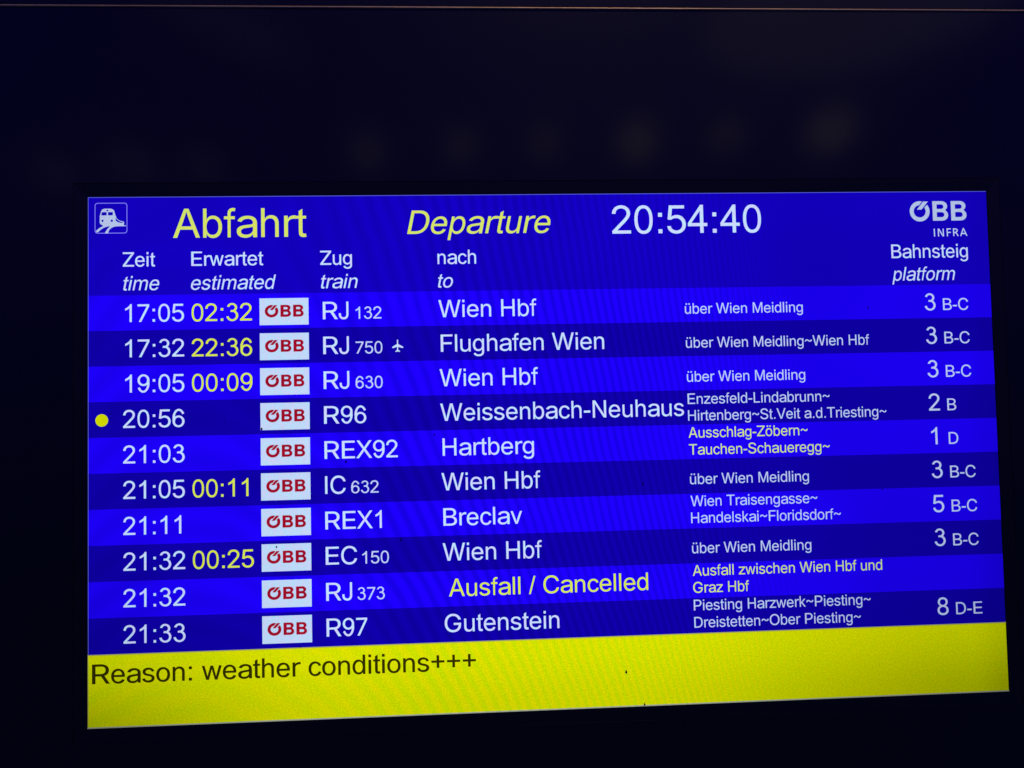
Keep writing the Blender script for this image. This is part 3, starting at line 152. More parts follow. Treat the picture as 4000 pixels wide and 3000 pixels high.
 '6':(556,'512,220,508,261,498,300,480,337,457,370,427,399,394,423,356,440,316,450,275,454,234,450,194,440,156,423,123,399,93,370,70,337,52,300,42,261,38,220,42,179,52,140,70,103,93,70,123,41,156,17,194,0,234,-10,275,-14,316,-10,356,0,394,17,427,41,457,70,480,103,498,140,508,179,422,220,420,192,413,165,402,140,388,117,369,97,348,81,325,70,301,62,275,60,249,62,225,70,202,81,181,97,162,117,148,140,137,165,130,192,128,220,130,248,137,275,148,300,162,323,181,343,202,359,225,370,249,378,275,380,301,378,325,370,348,359,369,343,388,323,402,300,413,275,420,248,500,536,481,578,458,616,431,648,402,675,371,696,338,711,304,718,269,718,235,712,202,698,170,678,141,651,115,619,91,581,72,539,56,494,45,446,39,396,37,345,40,294,48,244,60,197,142,229,134,267,129,306,127,346,128,386,132,426,139,464,149,500,162,533,176,563,193,588,212,609,232,625,253,636,275,641,297,641,319,635,340,624,360,608,378,586,395,560,410,530,422,497,44,269,128,224,134,265,130,404','20,94,19,18,19,94,94,93,18,17,18,93,91,92,16,16,15,91,98,99,14,13,14,99,53,54,94,54,119,94,55,96,93,17,93,118,96,97,16,15,16,97,97,98,15,98,14,15,91,15,14,90,91,14,14,13,90,89,90,13,13,100,89,26,47,25,48,25,47,11,60,61,61,10,11,25,48,24,48,49,24,60,11,12,105,106,84,83,84,106,106,107,83,107,82,83,24,49,23,49,50,23,22,23,50,50,51,22,21,22,51,51,52,21,20,21,52,94,20,52,53,94,52,97,96,56,56,57,97,57,58,97,98,97,58,58,59,98,99,98,59,59,60,99,60,12,99,99,12,121,89,100,101,88,89,101,101,102,88,87,88,102,102,103,87,86,87,103,103,104,86,85,86,104,104,105,85,105,84,85,27,45,46,9,63,64,28,44,27,45,27,44,63,9,62,110,79,109,80,109,79,42,43,29,66,7,65,8,65,7,111,112,77,78,111,77,29,43,28,44,28,43,65,8,64,9,64,8,111,78,110,79,110,78,31,32,40,39,40,32,32,33,39,38,39,33,33,34,38,37,38,34,34,35,37,36,37,35,35,0,36,0,1,36,71,36,1,1,2,71,70,71,2,2,3,70,69,70,3,3,4,69,68,69,4,4,5,68,116,117,72,72,73,116,115,116,73,73,74,115,42,29,30,41,42,30,30,31,41,31,40,41,68,5,67,5,6,67,66,67,6,7,66,6,115,74,114,74,75,114,113,114,75,75,76,113,112,113,76,77,112,76,27,46,26,47,26,46,10,61,62,62,9,10,82,107,108,81,82,108,108,109,81,109,80,81,56,96,120,16,92,118,96,16,118,93,96,118,55,93,119,93,94,119,95,55,119,55,95,120,96,55,120,13,99,121,100,13,121'),
 '7':(556,'96,0,416,622,416,627,47,627,47,706,511,706,511,623,192,0','0,7,1,2,1,6,6,5,2,6,1,7,4,3,2,2,5,4'),
 '8':(556,'276,-14,232,-11,191,-3,154,12,121,31,93,54,71,82,54,114,44,148,41,185,43,215,49,243,59,269,72,294,88,315,107,334,129,349,152,360,177,367,177,370,145,382,118,401,96,427,79,458,69,492,66,529,69,564,78,597,93,627,113,653,138,676,168,694,201,708,237,716,276,719,315,716,351,708,384,694,413,676,438,653,459,627,474,597,483,564,486,529,483,493,473,459,456,428,434,402,407,382,377,370,377,367,401,360,424,349,445,334,464,315,480,294,494,269,504,243,510,215,512,185,509,148,499,114,482,82,459,54,431,31,399,12,362,-3,321,-11,276,65,306,66,332,71,355,80,376,92,393,107,407,124,417,144,423,166,425,190,423,216,417,239,406,260,391,279,374,295,353,308,329,318,304,324,276,326,249,324,223,318,199,308,178,295,161,279,146,260,135,239,129,216,127,190,129,166,135,144,145,124,159,107,176,92,197,80,221,71,247,66,276,402,300,404,321,409,341,417,358,428,373,442,385,459,395,478,400,500,402,523,400,545,395,566,386,585,374,601,360,615,342,626,322,634,300,639,276,641,252,639,230,634,210,626,193,615,178,601,166,585,157,566,152,545,150,523,152,500,157,478,166,459,178,442,193,428,211,417,231,409,253,404','6,5,98,98,97,6,7,6,97,8,7,97,97,96,8,9,8,96,96,95,9,10,9,95,95,94,10,11,10,94,94,93,11,12,11,93,13,12,93,93,92,13,14,13,92,24,23,132,132,131,24,25,24,131,131,130,25,26,25,130,32,125,124,103,1,0,0,68,103,86,139,87,1,103,102,138,88,87,87,139,138,123,33,124,32,124,33,1,102,2,102,101,2,3,2,101,100,3,101,89,88,18,88,138,18,19,18,138,138,137,19,136,19,137,31,126,125,125,32,31,3,100,4,100,99,4,5,4,99,98,5,99,14,92,91,15,14,91,16,15,91,91,90,16,17,16,90,90,89,17,89,18,17,19,136,20,136,135,20,21,20,135,135,134,21,22,21,134,134,133,22,23,22,133,132,23,133,26,130,129,27,26,129,28,27,129,129,128,28,29,28,128,128,127,29,30,29,127,127,126,30,126,31,30,34,122,121,121,35,34,119,36,120,67,70,69,84,106,85,105,85,106,35,121,120,120,36,35,71,66,65,72,71,65,70,67,66,66,71,70,84,83,50,106,84,50,50,49,106,107,106,49,49,108,107,118,37,119,36,119,37,63,62,74,75,74,62,62,61,75,61,60,75,76,75,60,60,59,76,77,76,59,59,58,77,78,77,58,58,57,78,79,78,57,57,56,79,56,55,79,80,79,55,55,54,80,45,44,112,113,112,44,44,43,113,114,113,43,43,42,114,72,65,64,73,72,64,64,63,73,63,74,73,80,54,81,54,53,81,53,52,81,82,81,52,52,51,82,83,82,51,50,83,51,108,49,48,109,108,48,48,47,109,110,109,47,47,46,110,111,110,46,46,45,111,45,112,111,114,42,115,42,41,115,41,40,115,116,115,40,40,39,116,117,116,39,39,38,117,118,117,38,37,118,38,67,69,0,68,0,69,85,105,86,105,104,86,139,86,104,122,34,123,33,123,34'),
 '9':(556,'40,485,44,444,54,405,72,368,95,335,125,306,158,282,196,265,236,255,277,251,318,255,358,265,396,282,429,306,459,335,482,368,500,405,510,444,514,485,510,526,500,565,482,602,459,635,429,664,396,688,358,705,318,715,277,719,236,715,196,705,158,688,125,664,95,635,72,602,54,565,44,526,130,485,132,513,139,540,150,565,164,588,183,608,204,624,227,635,251,643,277,645,303,643,327,635,350,624,371,608,390,588,404,565,415,540,422,513,424,485,422,457,415,430,404,405,390,382,371,362,350,346,327,335,303,327,277,325,251,327,227,335,204,346,183,362,164,382,150,405,139,430,132,457,52,170,71,127,94,89,121,57,150,30,181,9,214,-6,248,-13,283,-13,317,-7,350,7,382,27,411,54,437,86,461,124,480,166,496,211,507,259,513,309,515,360,512,411,504,461,492,508,410,476,418,438,423,399,425,359,424,319,420,279,413,241,403,205,390,172,376,142,359,117,340,96,320,80,299,69,277,64,255,64,233,70,212,81,192,97,174,119,157,145,142,175,130,208,508,436,424,481,418,440,422,301','73,74,115,115,116,73,72,73,116,116,117,72,4,5,68,68,69,4,3,4,69,69,70,3,2,3,70,70,71,2,1,2,71,71,36,1,0,1,36,35,0,36,36,37,35,34,35,37,37,38,34,33,34,38,38,39,33,32,33,39,29,42,43,78,111,77,111,112,77,65,66,7,9,64,8,27,45,46,80,109,79,110,79,109,62,63,9,64,9,63,45,27,44,28,44,27,79,110,78,111,78,110,65,7,8,8,64,65,44,28,43,29,43,28,77,112,76,112,113,76,75,76,113,113,114,75,74,75,114,115,74,114,7,66,6,66,67,6,5,6,67,68,5,67,32,39,40,31,32,40,40,41,31,30,31,41,41,42,30,42,29,30,61,10,11,11,60,61,48,25,47,26,47,25,107,82,83,106,107,83,83,84,106,105,106,84,60,11,12,49,24,48,25,48,24,13,14,99,14,98,99,93,17,18,16,15,91,91,92,16,93,18,94,18,19,94,20,94,19,13,100,89,89,90,13,14,13,90,90,91,14,91,15,14,98,14,15,97,98,15,15,16,97,96,97,16,17,93,118,55,96,93,54,119,94,53,54,94,52,53,94,94,20,52,20,21,52,105,84,85,104,105,85,85,86,104,103,104,86,86,87,103,102,103,87,87,88,102,101,102,88,88,89,101,89,100,101,12,121,99,60,12,99,59,60,99,99,98,59,58,59,98,98,97,58,57,58,97,56,57,97,97,96,56,52,21,51,21,22,51,50,51,22,22,23,50,49,50,23,24,49,23,109,80,81,108,109,81,81,82,108,82,107,108,62,9,10,10,61,62,47,26,46,27,46,26,56,96,120,16,92,118,96,16,118,93,96,118,55,93,119,93,94,119,95,55,119,55,95,120,96,55,120,13,99,121,100,13,121'),
 ':':(278,'90,0,190,0,190,100,90,100,90,419,190,419,190,519,90,519','3,0,1,1,2,3,7,4,5,5,6,7'),
 '.':(278,'90,0,190,0,190,100,90,100','3,0,1,1,2,3'),
 '-':(333,'303,303,303,215,32,215,32,303','3,2,1,1,0,3'),
 '+':(584,'252,124,252,592,335,592,335,124,56,319,56,397,530,397,530,319,252,397,335,397,335,319,252,319','5,4,8,9,10,7,8,11,9,2,1,8,9,2,8,7,6,9,0,3,10,11,0,10,10,9,11,11,8,4'),
 '~':(584,'43,293,45,326,51,355,62,379,77,398,95,414,116,426,138,434,161,438,185,440,209,438,231,434,252,426,273,415,296,401,321,382,345,365,363,354,379,348,397,346,425,351,445,366,455,381,461,400,463,423,543,423,541,390,535,361,523,337,508,318,490,302,470,290,448,282,425,278,401,276,377,278,354,282,333,290,312,301,289,315,265,333,241,350,223,361,207,367,189,369,163,365,142,352,131,337,125,318,123,293','1,0,49,49,48,1,2,1,48,48,47,2,3,2,47,4,3,47,47,46,4,5,4,46,46,6,5,44,43,10,8,45,44,9,8,44,44,10,9,42,41,13,13,12,42,11,42,12,42,11,43,10,43,11,6,46,45,7,6,45,45,8,7,34,19,35,18,35,19,35,18,36,18,17,36,37,36,17,38,37,17,16,38,17,31,30,21,30,29,21,22,21,29,29,28,22,28,27,22,23,22,27,27,26,23,24,23,26,26,25,24,19,34,33,20,19,33,33,32,20,32,31,20,31,21,20,38,16,39,16,15,39,40,39,15,15,14,40,41,40,14,13,41,14'),
 '/':(278,'278,728,71,-12,0,-12,207,728','0,3,1,2,1,3'),
 'ü':(556,'244,-14,210,-12,179,-4,150,8,125,25,103,47,86,75,73,107,66,144,63,186,63,519,148,519,148,193,152,155,163,123,181,97,205,78,234,66,269,63,293,64,316,70,337,79,356,92,372,108,385,127,395,150,401,176,403,205,403,519,488,519,488,-7,406,-7,406,120,418,120,400,76,376,42,348,17,317,0,282,-11,406,90,132,615,226,615,226,716,132,716,330,615,424,615,424,716,330,716','10,9,12,12,11,10,17,0,18,0,17,1,16,1,17,1,16,2,3,2,16,15,3,16,3,15,4,5,4,15,15,14,5,6,5,14,7,6,14,14,13,7,8,7,13,9,8,13,12,9,13,19,38,37,37,20,19,20,37,36,21,20,36,36,35,21,35,22,21,30,33,31,32,33,25,26,25,33,27,26,33,33,30,27,30,29,27,28,27,29,22,35,34,23,22,34,34,32,23,24,23,32,32,25,24,18,0,38,38,19,18,32,34,39,33,32,39,31,33,39,40,41,42,40,42,43,44,45,46,44,46,47'),
 'ö':(556,'275,-14,229,-10,186,1,148,20,115,46,86,78,63,115,47,158,36,206,33,258,36,310,47,358,63,401,86,439,115,471,148,497,186,516,229,527,275,531,321,527,364,516,402,497,436,471,464,439,487,401,504,358,514,310,517,258,514,206,504,158,487,115,464,78,436,46,402,20,364,1,321,-10,275,62,308,65,337,74,362,89,383,109,401,133,414,160,423,191,429,223,431,258,429,292,423,325,414,356,401,384,383,408,362,428,337,443,308,452,275,455,242,452,213,443,188,428,167,408,150,384,137,356,127,325,122,292,120,258,122,223,127,191,137,160,150,133,167,109,188,89,213,74,242,65,132,615,226,615,226,716,132,716,330,615,424,615,424,716,330,716','7,6,66,66,65,7,8,7,65,65,64,8,9,8,64,64,63,9,63,62,9,10,9,62,62,61,10,11,10,61,61,60,11,12,11,60,0,36,1,36,71,1,1,71,2,71,70,2,3,2,70,69,3,70,57,56,15,16,15,56,56,55,16,55,17,16,3,69,4,69,68,4,5,4,68,68,67,5,6,5,67,66,6,67,12,60,59,13,12,59,59,58,13,14,13,58,58,57,14,57,15,14,18,54,53,18,53,19,37,35,34,38,37,34,34,33,38,39,38,33,51,21,52,21,20,52,53,52,20,19,53,20,30,29,42,43,42,29,29,28,43,44,43,28,28,27,44,45,44,27,46,45,27,27,26,46,47,46,26,26,25,47,48,47,25,25,24,48,39,33,32,40,39,32,32,31,40,41,40,31,31,30,41,30,42,41,48,24,49,24,23,49,50,49,23,23,22,50,51,50,22,21,51,22,35,37,0,36,0,37,17,55,54,54,18,17,72,73,74,72,74,75,76,77,78,76,78,79'),
}

# ------------------------------------------------------------------ small helpers
def put(name, me, parent=None, mats=(), label=None, kind=None):
    o = bpy.data.objects.new(name, me)
    COL.objects.link(o)
    for m in mats: me.materials.append(m)
    if parent is not None:
        o.parent = parent
    if label: o['label'] = label
    if kind: o['kind'] = kind
    return o

def mesh(name, verts, faces, mi=None):
    me = bpy.data.meshes.new(name)
    me.from_pydata([tuple(v) for v in verts], [], faces)
    if mi: me.polygons.foreach_set('material_index', mi)
    me.update()
    return me

def L(v):
    v = v / 255.0
    return v / 12.92 if v <= 0.04045 else ((v + 0.055) / 1.055) ** 2.4
def lin(r, g, b, k=1.0): return (L(r) * k, L(g) * k, L(b) * k, 1.0)

# ------------------------------------------------------------------ materials
ROOT = bpy.data.objects.new('departure_board', None)
ROOT.empty_display_size = 0.2
ROOT['label'] = 'electronic departure board, lit blue timetable over a yellow message bar, in black glass front'
ROOT['category'] = 'departure board'
COL.objects.link(ROOT)

class N:                         # tiny expression helper for math nodes
    def __init__(s, t): s.t = t
    def m(s, op, *a, clamp=False):
        n = s.t.nodes.new('ShaderNodeMath'); n.operation = op; n.use_clamp = clamp
        for i, v in enumerate(a):
            if isinstance(v, (int, float)): n.inputs[i].default_value = v
            else: s.t.links.new(v, n.inputs[i])
        return n.outputs[0]
    def ss(s, v, a, b):          # smoothstep a..b
        n = s.t.nodes.new('ShaderNodeMapRange'); n.interpolation_type = 'SMOOTHSTEP'
        s.t.links.new(v, n.inputs[0]); n.inputs[1].default_value = a; n.inputs[2].default_value = b
        return n.outputs[0]
    def noise(s, vec, scale, detail=2.0):
        n = s.t.nodes.new('ShaderNodeTexNoise'); n.inputs['Scale'].default_value = scale
        n.inputs['Detail'].default_value = detail
        s.t.links.new(vec, n.inputs['Vector']); return n.outputs['Fac']
    def scl(s, vec, sc):
        n = s.t.nodes.new('ShaderNodeMapping'); n.inputs['Scale'].default_value = sc
        s.t.links.new(vec, n.inputs['Vector']); return n.outputs[0]

def screen_mat(name, A, B, grain=0.05, mott=0.0, stripes=1.0, fall=1.0):
    """liquid crystal pixels: two near colours mixed by painted camera moire bands, painted brightness falloff, fine grain"""
    m = bpy.data.materials.new(name); m.use_nodes = True
    t = m.node_tree; t.nodes.clear(); n = N(t)
    out = t.nodes.new('ShaderNodeOutputMaterial'); em = t.nodes.new('ShaderNodeEmission')
    tc = t.nodes.new('ShaderNodeTexCoord')
    sp = t.nodes.new('ShaderNodeSeparateXYZ'); t.links.new(tc.outputs['Object'], sp.inputs[0])
    x = n.m('MULTIPLY_ADD', sp.outputs['X'], 1 / PX, 960.0)
    y = n.m('MULTIPLY_ADD', sp.outputs['Z'], -1 / PX, 540.0 + ZC / PX)
    # camera moire painted into the emission: widely spaced at the left, finer to the right, leaning
    dx = n.m('SUBTRACT', x, 196.0)
    ph = n.m('MULTIPLY', n.m('MULTIPLY', dx, dx), 3.35e-5)
    yy = n.m('MULTIPLY', y, 1 / 1080.0)
    py = n.m('ADD', n.m('MULTIPLY', yy, 7.0), n.m('MULTIPLY', n.m('MULTIPLY', yy, yy), 6.5))
    wob = n.m('MULTIPLY', n.noise(tc.outputs['Object'], 9.0, 1.0), 0.9)
    s = n.m('SINE', n.m('MULTIPLY', n.m('ADD', n.m('SUBTRACT', ph, py), wob), 2 * math.pi))
    env = n.m('MULTIPLY', n.ss(x, 300, 900), n.m('SUBTRACT', 1.0, n.ss(x, 1180, 1560)))
    env = n.m('ADD', n.m('MULTIPLY', env, 0.36), n.m('MULTIPLY', n.m('SUBTRACT', 1.0, n.ss(x, 700, 1500)), 0.16))
    big = n.noise(tc.outputs['Object'], 5.0, 2.0)
    f = n.m('ADD', n.m('MULTIPLY', n.m('MULTIPLY', s, env), stripes),
            n.m('MULTIPLY_ADD', big, 0.9, -0.05), clamp=True)
    if mott:
        fine = n.noise(n.scl(tc.outputs['Object'], (1, 1, 0.45)), 300.0, 1.0)
        f = n.m('ADD', n.m('MULTIPLY', f, 1 - mott), n.m('MULTIPLY', n.ss(fine, 0.40, 0.60), mott), clamp=True)
    mx = t.nodes.new('ShaderNodeMix'); mx.data_type = 'RGBA'
    t.links.new(f, mx.inputs[0]); mx.inputs[6].default_value = A; mx.inputs[7].default_value = B
    # backlight/viewing-angle falloff painted into emission: weaker towards both ends, most at the lower edge
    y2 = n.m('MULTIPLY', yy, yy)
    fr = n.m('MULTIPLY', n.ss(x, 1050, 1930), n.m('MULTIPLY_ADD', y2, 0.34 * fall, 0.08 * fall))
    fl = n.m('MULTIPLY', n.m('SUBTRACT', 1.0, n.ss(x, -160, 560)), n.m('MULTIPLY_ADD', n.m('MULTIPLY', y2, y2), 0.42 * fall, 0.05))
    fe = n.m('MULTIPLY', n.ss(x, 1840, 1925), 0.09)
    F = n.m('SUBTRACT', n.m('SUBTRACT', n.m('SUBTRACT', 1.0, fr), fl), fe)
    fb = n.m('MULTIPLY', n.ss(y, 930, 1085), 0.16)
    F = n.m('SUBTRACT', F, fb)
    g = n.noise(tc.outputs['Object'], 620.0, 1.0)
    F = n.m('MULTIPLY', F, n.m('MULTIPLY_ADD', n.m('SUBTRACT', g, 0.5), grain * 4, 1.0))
    t.links.new(mx.outputs[2], em.inputs[0]); t.links.new(F, em.inputs[1])
    t.links.new(em.outputs[0], out.inputs[0])
    return m

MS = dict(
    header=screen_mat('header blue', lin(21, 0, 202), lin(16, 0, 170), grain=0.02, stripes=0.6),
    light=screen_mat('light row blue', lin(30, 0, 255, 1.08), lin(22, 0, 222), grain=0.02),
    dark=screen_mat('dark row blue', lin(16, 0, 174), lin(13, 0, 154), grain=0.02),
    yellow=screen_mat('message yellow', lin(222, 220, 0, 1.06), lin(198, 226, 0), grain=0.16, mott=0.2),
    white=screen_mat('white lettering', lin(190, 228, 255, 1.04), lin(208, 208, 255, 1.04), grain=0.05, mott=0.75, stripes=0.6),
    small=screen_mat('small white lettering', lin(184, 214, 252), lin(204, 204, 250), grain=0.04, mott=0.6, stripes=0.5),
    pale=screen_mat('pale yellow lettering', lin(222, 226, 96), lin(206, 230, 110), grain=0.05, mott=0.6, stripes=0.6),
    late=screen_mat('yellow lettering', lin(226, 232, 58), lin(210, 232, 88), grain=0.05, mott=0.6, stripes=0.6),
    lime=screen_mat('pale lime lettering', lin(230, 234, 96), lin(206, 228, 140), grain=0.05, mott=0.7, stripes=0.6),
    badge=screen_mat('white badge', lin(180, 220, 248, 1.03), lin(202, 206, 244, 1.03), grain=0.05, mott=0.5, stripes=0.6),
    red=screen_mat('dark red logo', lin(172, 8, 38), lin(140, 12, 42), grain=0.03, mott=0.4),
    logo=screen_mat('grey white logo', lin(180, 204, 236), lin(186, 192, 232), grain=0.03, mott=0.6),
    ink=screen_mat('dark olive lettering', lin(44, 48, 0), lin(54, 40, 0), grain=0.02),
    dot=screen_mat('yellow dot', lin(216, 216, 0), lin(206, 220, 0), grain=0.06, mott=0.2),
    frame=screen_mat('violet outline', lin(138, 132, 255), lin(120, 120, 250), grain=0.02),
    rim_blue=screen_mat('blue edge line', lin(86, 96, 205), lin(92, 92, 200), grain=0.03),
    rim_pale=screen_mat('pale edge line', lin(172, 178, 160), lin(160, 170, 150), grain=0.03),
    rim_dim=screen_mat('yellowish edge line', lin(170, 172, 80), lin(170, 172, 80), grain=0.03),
)

def principled(name, base, rough, spec=0.5, metal=0.0, coat=0.0, coat_rough=0.1, noise=0.0, nscale=40.0):
    m = bpy.data.materials.new(name); m.use_nodes = True
    t = m.node_tree; b = t.nodes['Principled BSDF']; n = N(t)
    b.inputs['Roughness'].default_value = rough
    b.inputs['Specular IOR Level'].default_value = spec
    b.inputs['Metallic'].default_value = metal
    b.inputs['Coat Weight'].default_value = coat
    b.inputs['Coat Roughness'].default_value = coat_rough
    tc = t.nodes.new('ShaderNodeTexCoord')
    f = n.noise(tc.outputs['Object'], nscale, 5.0)
    mx = t.nodes.new('ShaderNodeMix'); mx.data_type = 'RGBA'
    mx.inputs[6].default_value = (*[c * (1 - noise) for c in base], 1)
    mx.inputs[7].default_value = (*[c * (1 + noise) for c in base], 1)
    t.links.new(f, mx.inputs[0]); t.links.new(mx.outputs[2], b.inputs['Base Color'])
    r2 = n.m('MULTIPLY_ADD', n.noise(tc.outputs['Object'], nscale * 3, 4.0), rough * 0.5, rough * 0.75)
    t.links.new(r2, b.inputs['Roughness'])
    return m

M_GLASS = principled('black glass', (0.0015, 0.0015, 0.002), 0.5, 0.08, coat=1.0, coat_rough=0.125, noise=0.6, nscale=14)
M_BEZEL = principled('black bezel', (0.004, 0.0045, 0.0035), 0.5, 0.1, coat=0.9, coat_rough=0.16, noise=0.3, nscale=120)
M_HOUSE = principled('black powder coat', (0.010, 0.010, 0.011), 0.6, 0.4, noise=0.3, nscale=200)
M_TRIM = principled('brushed bronze trim', (0.75, 0.48, 0.26), 0.5, metal=0.5, noise=0.5, nscale=18)
M_DIRT = principled('dark grime', (0.004, 0.004, 0.003), 0.6, 0.2, noise=0.4, nscale=900)

# ------------------------------------------------------------------ flat fills on the panel
def area(l): return sum(l[i][0] * l[(i + 1) % len(l)][1] - l[(i + 1) % len(l)][0] * l[i][1] for i in range(len(l)))
def fill(solids, holes=()):
    """union of solid outlines minus holes -> (points, triangles) with no overlapping faces"""
    loops = [l if area(l) > 0 else l[::-1] for l in solids] + [l if area(l) < 0 else l[::-1] for l in holes]
    vs, es = [], []
    for l in loops:
        b = len(vs); vs += [Vector(p) for p in l]; es += [(b + i, b + (i + 1) % len(l)) for i in range(len(l))]
    v2, _, f2, *_r = delaunay_2d_cdt(vs, es, [], 0, 1e-4)
    ns = len(solids)
    def inside(l, c):
        r = False; j = len(l) - 1
        for i in range(len(l)):
            if (l[i][1] > c[1]) != (l[j][1] > c[1]) and c[0] < (l[j][0] - l[i][0]) * (c[1] - l[i][1]) / (l[j][1] - l[i][1]) + l[i][0]:
                r = not r
            j = i
        return r
    tr = []
    for f in f2:
        c = sum((v2[i] for i in f), Vector((0, 0))) / len(f)
        if any(inside(l, c) for l in loops[:ns]) and not any(inside(l, c) for l in loops[ns:]): tr.append(f)
    return [(p[0], p[1]) for p in v2], tr

def sheet(name, pts, tris, d, mat, parent, label=None):
    used = sorted({i for t in tris for i in t}); mp = {i: k for k, i in enumerate(used)}
    out = []
    for t in tris:
        t = [mp[i] for i in t]
        a = area([pts[used[i]] for i in t])
        out.append(t if a < 0 else t[::-1])
    return put(name, mesh(name, [wp(*pts[i], d) for i in used], out), parent, (mat,), label)

def rect(x0, y0, x1, y1): return [(x0, y0), (x1, y0), (x1, y1), (x0, y1)]
def rrect(x0, y0, x1, y1, r, k=6):
    o = []
    for cx, cy, a in ((x1 - r, y0 + r, -90), (x1 - r, y1 - r, 0), (x0 + r, y1 - r, 90), (x0 + r, y0 + r, 180)):
        for i in range(k + 1):
            t = math.radians(a + 90 * i / k); o.append((cx + r * math.cos(t), cy + r * math.sin(t)))
    return o
def disc(cx, cy, r, k=20, ry=None): return [(cx + r * math.cos(2 * math.pi * i / k), cy + (ry or r) * math.sin(2 * math.pi * i / k)) for i in range(k)]
def stroke(a, b, w):
    dx, dy = b[0] - a[0], b[1] - a[1]; l = math.hypot(dx, dy); nx, ny = -dy / l * w / 2, dx / l * w / 2
    return [(a[0] + nx, a[1] + ny), (b[0] + nx, b[1] + ny), (b[0] - nx, b[1] - ny), (a[0] - nx, a[1] - ny)]

D0, D1, D2, D3 = 0.0, 0.0002, 0.0004, 0.0006     # metres proud: panel, rows, badges, lettering

G = {}
for k, (adv, v, t) in GLYPHS.items():
    v = [int(a) for a in v.split(',')]; t = [int(a) for a in t.split(',')]
    G[k] = (adv, list(zip(v[::2], v[1::2])), [t[i:i + 3] for i in range(0, len(t), 3)])

def text(name, s, size, x, base, mat, parent, x1=None, ital=False, d=D3, label=None, bold=0.0):
    """x = left edge of the ink of the first character, x1 = right edge of the ink of the last"""
    pts, tris, pen = [], [], 0.0
    sk = 0.2126 if ital else 0.0
    for ch in s:
        if ch == ' ': pen += 278; continue
        adv, v, t = G[ch]; b = len(pts)
        pts += [(pen + a + sk * c, c) for a, c in v]; tris += [[b + i for i in q] for q in t]
        pen += adv
    lo = min(p[0] for p in pts); hi = max(p[0] for p in pts)
    k = size / 1000.0
    kx = (x1 - x) / (hi - lo) if x1 else k
    pts = [(x + (p[0] - lo) * kx, base - p[1] * k) for p in pts]
    if bold:                     # heavier strokes: the same letters again, a hair to each side and behind
        n = len(pts)
        pts = pts + [(a - bold, c - bold * .5) for a, c in pts] + [(a + bold, c + bold * .5) for a, c in pts]
        tris = tris + [[i + n for i in q] for q in tris] + [[i + 2 * n for i in q] for q in tris]
        o = sheet(name, pts, tris, d, mat, parent, label)
        for i, v in enumerate(o.data.vertices):
            v.co.y += (0.0, 0.00004, 0.00008)[min(2, i * 3 // len(o.data.vertices))]
        return o
    return sheet(name, pts, tris, d, mat, parent, label)

# ------------------------------------------------------------------ housing, glass, bezel
def box(x0, y0, x1, y1, d0, d1, bev=0.0):
    """box between screen pixels, from depth d0 (back) to d1 (front), front edges chamfered by bev metres"""
    b = bev / PX
    v = [wp(x0, y0, d0), wp(x1, y0, d0), wp(x1, y1, d0), wp(x0, y1, d0),
         wp(x0, y0, d1 - bev), wp(x1, y0, d1 - bev), wp(x1, y1, d1 - bev), wp(x0, y1, d1 - bev),
         wp(x0 + b, y0 + b, d1), wp(x1 - b, y0 + b, d1), wp(x1 - b, y1 - b, d1), wp(x0 + b, y1 - b, d1)]
    f = [(0, 1, 2, 3), (8, 11, 10, 9)]
    for a in (0, 4):
        for i in range(4):
            j = (i + 1) % 4; f.append((a + i, a + 4 + i, a + 4 + j, a + j))
    return v, f

def ring(loops):
    """concentric rectangles (x0,y0,x1,y1,depth) skinned into a mitred frame"""
    v, f = [], []
    for x0, y0, x1, y1, d in loops: v += [wp(x0, y0, d), wp(x1, y0, d), wp(x1, y1, d), wp(x0, y1, d)]
    for k in range(len(loops) - 1):
        for i in range(4):
            j = (i + 1) % 4; a = k * 4
            f.append((a + i, a + j, a + 4 + j, a + 4 + i))
    return v, f

BX0, BX1, BY0, BY1 = -470, 2390, -403.6, 1420
GD = 0.0022                      # the glass stands 2.2 mm proud of the screen
put('housing', mesh('housing', *box(BX0 - 14, BY0 - 300, BX1 + 14, BY1 + 14, -0.16, -0.006, 0.004)), ROOT, (M_HOUSE,))
o = 30
put('cover_glass', mesh('cover_glass', *ring([(-o, -o, 1920 + o, 1080 + o, -0.005), (-o, -o, 1920 + o, 1080 + o, GD - 0.0002),
    (-o - 0.5, -o - 0.5, 1920.5 + o, 1080.5 + o, GD), (BX0 + 2, BY0 + 3, BX1 - 2, BY1 - 2, GD), (BX0, BY0 + 2, BX1, BY1, GD - 0.001), (BX0, BY0 + 2, BX1, BY1, -0.005)])), ROOT, (M_GLASS,))
put('head_panel', mesh('head_panel', *box(BX0, BY0 - 290, BX1, BY0 - 2.2, -0.005, GD + 0.001, 0.0008)), ROOT, (M_GLASS,))
# rounded metal strip closing the seam above the glass
tv, tf = [], []
K = 8
for xx in (BX0, BX1):
    for i in range(K + 1):
        a = math.pi * i / K
        tv.append(wp(xx, BY0 - 2.2 * math.cos(a), GD + 0.0006 + 0.0014 * math.sin(a)))
for i in range(K): tf.append((i, i + 1, K + 2 + i, K + 1 + i))
put('trim_strip', mesh('trim_strip', tv, tf), ROOT, (M_TRIM,))
put('screen_bezel', mesh('screen_bezel', *ring([(-3, -3, 1923, 1083, -0.002), (-3, -3, 1923, 1083, 0.0005), (-29.2, -29.2, 1949.2, 1109.2, 0.0019), (-29.2, -29.2, 1949.2, 1109.2, -0.004)])), ROOT, (M_BEZEL,))

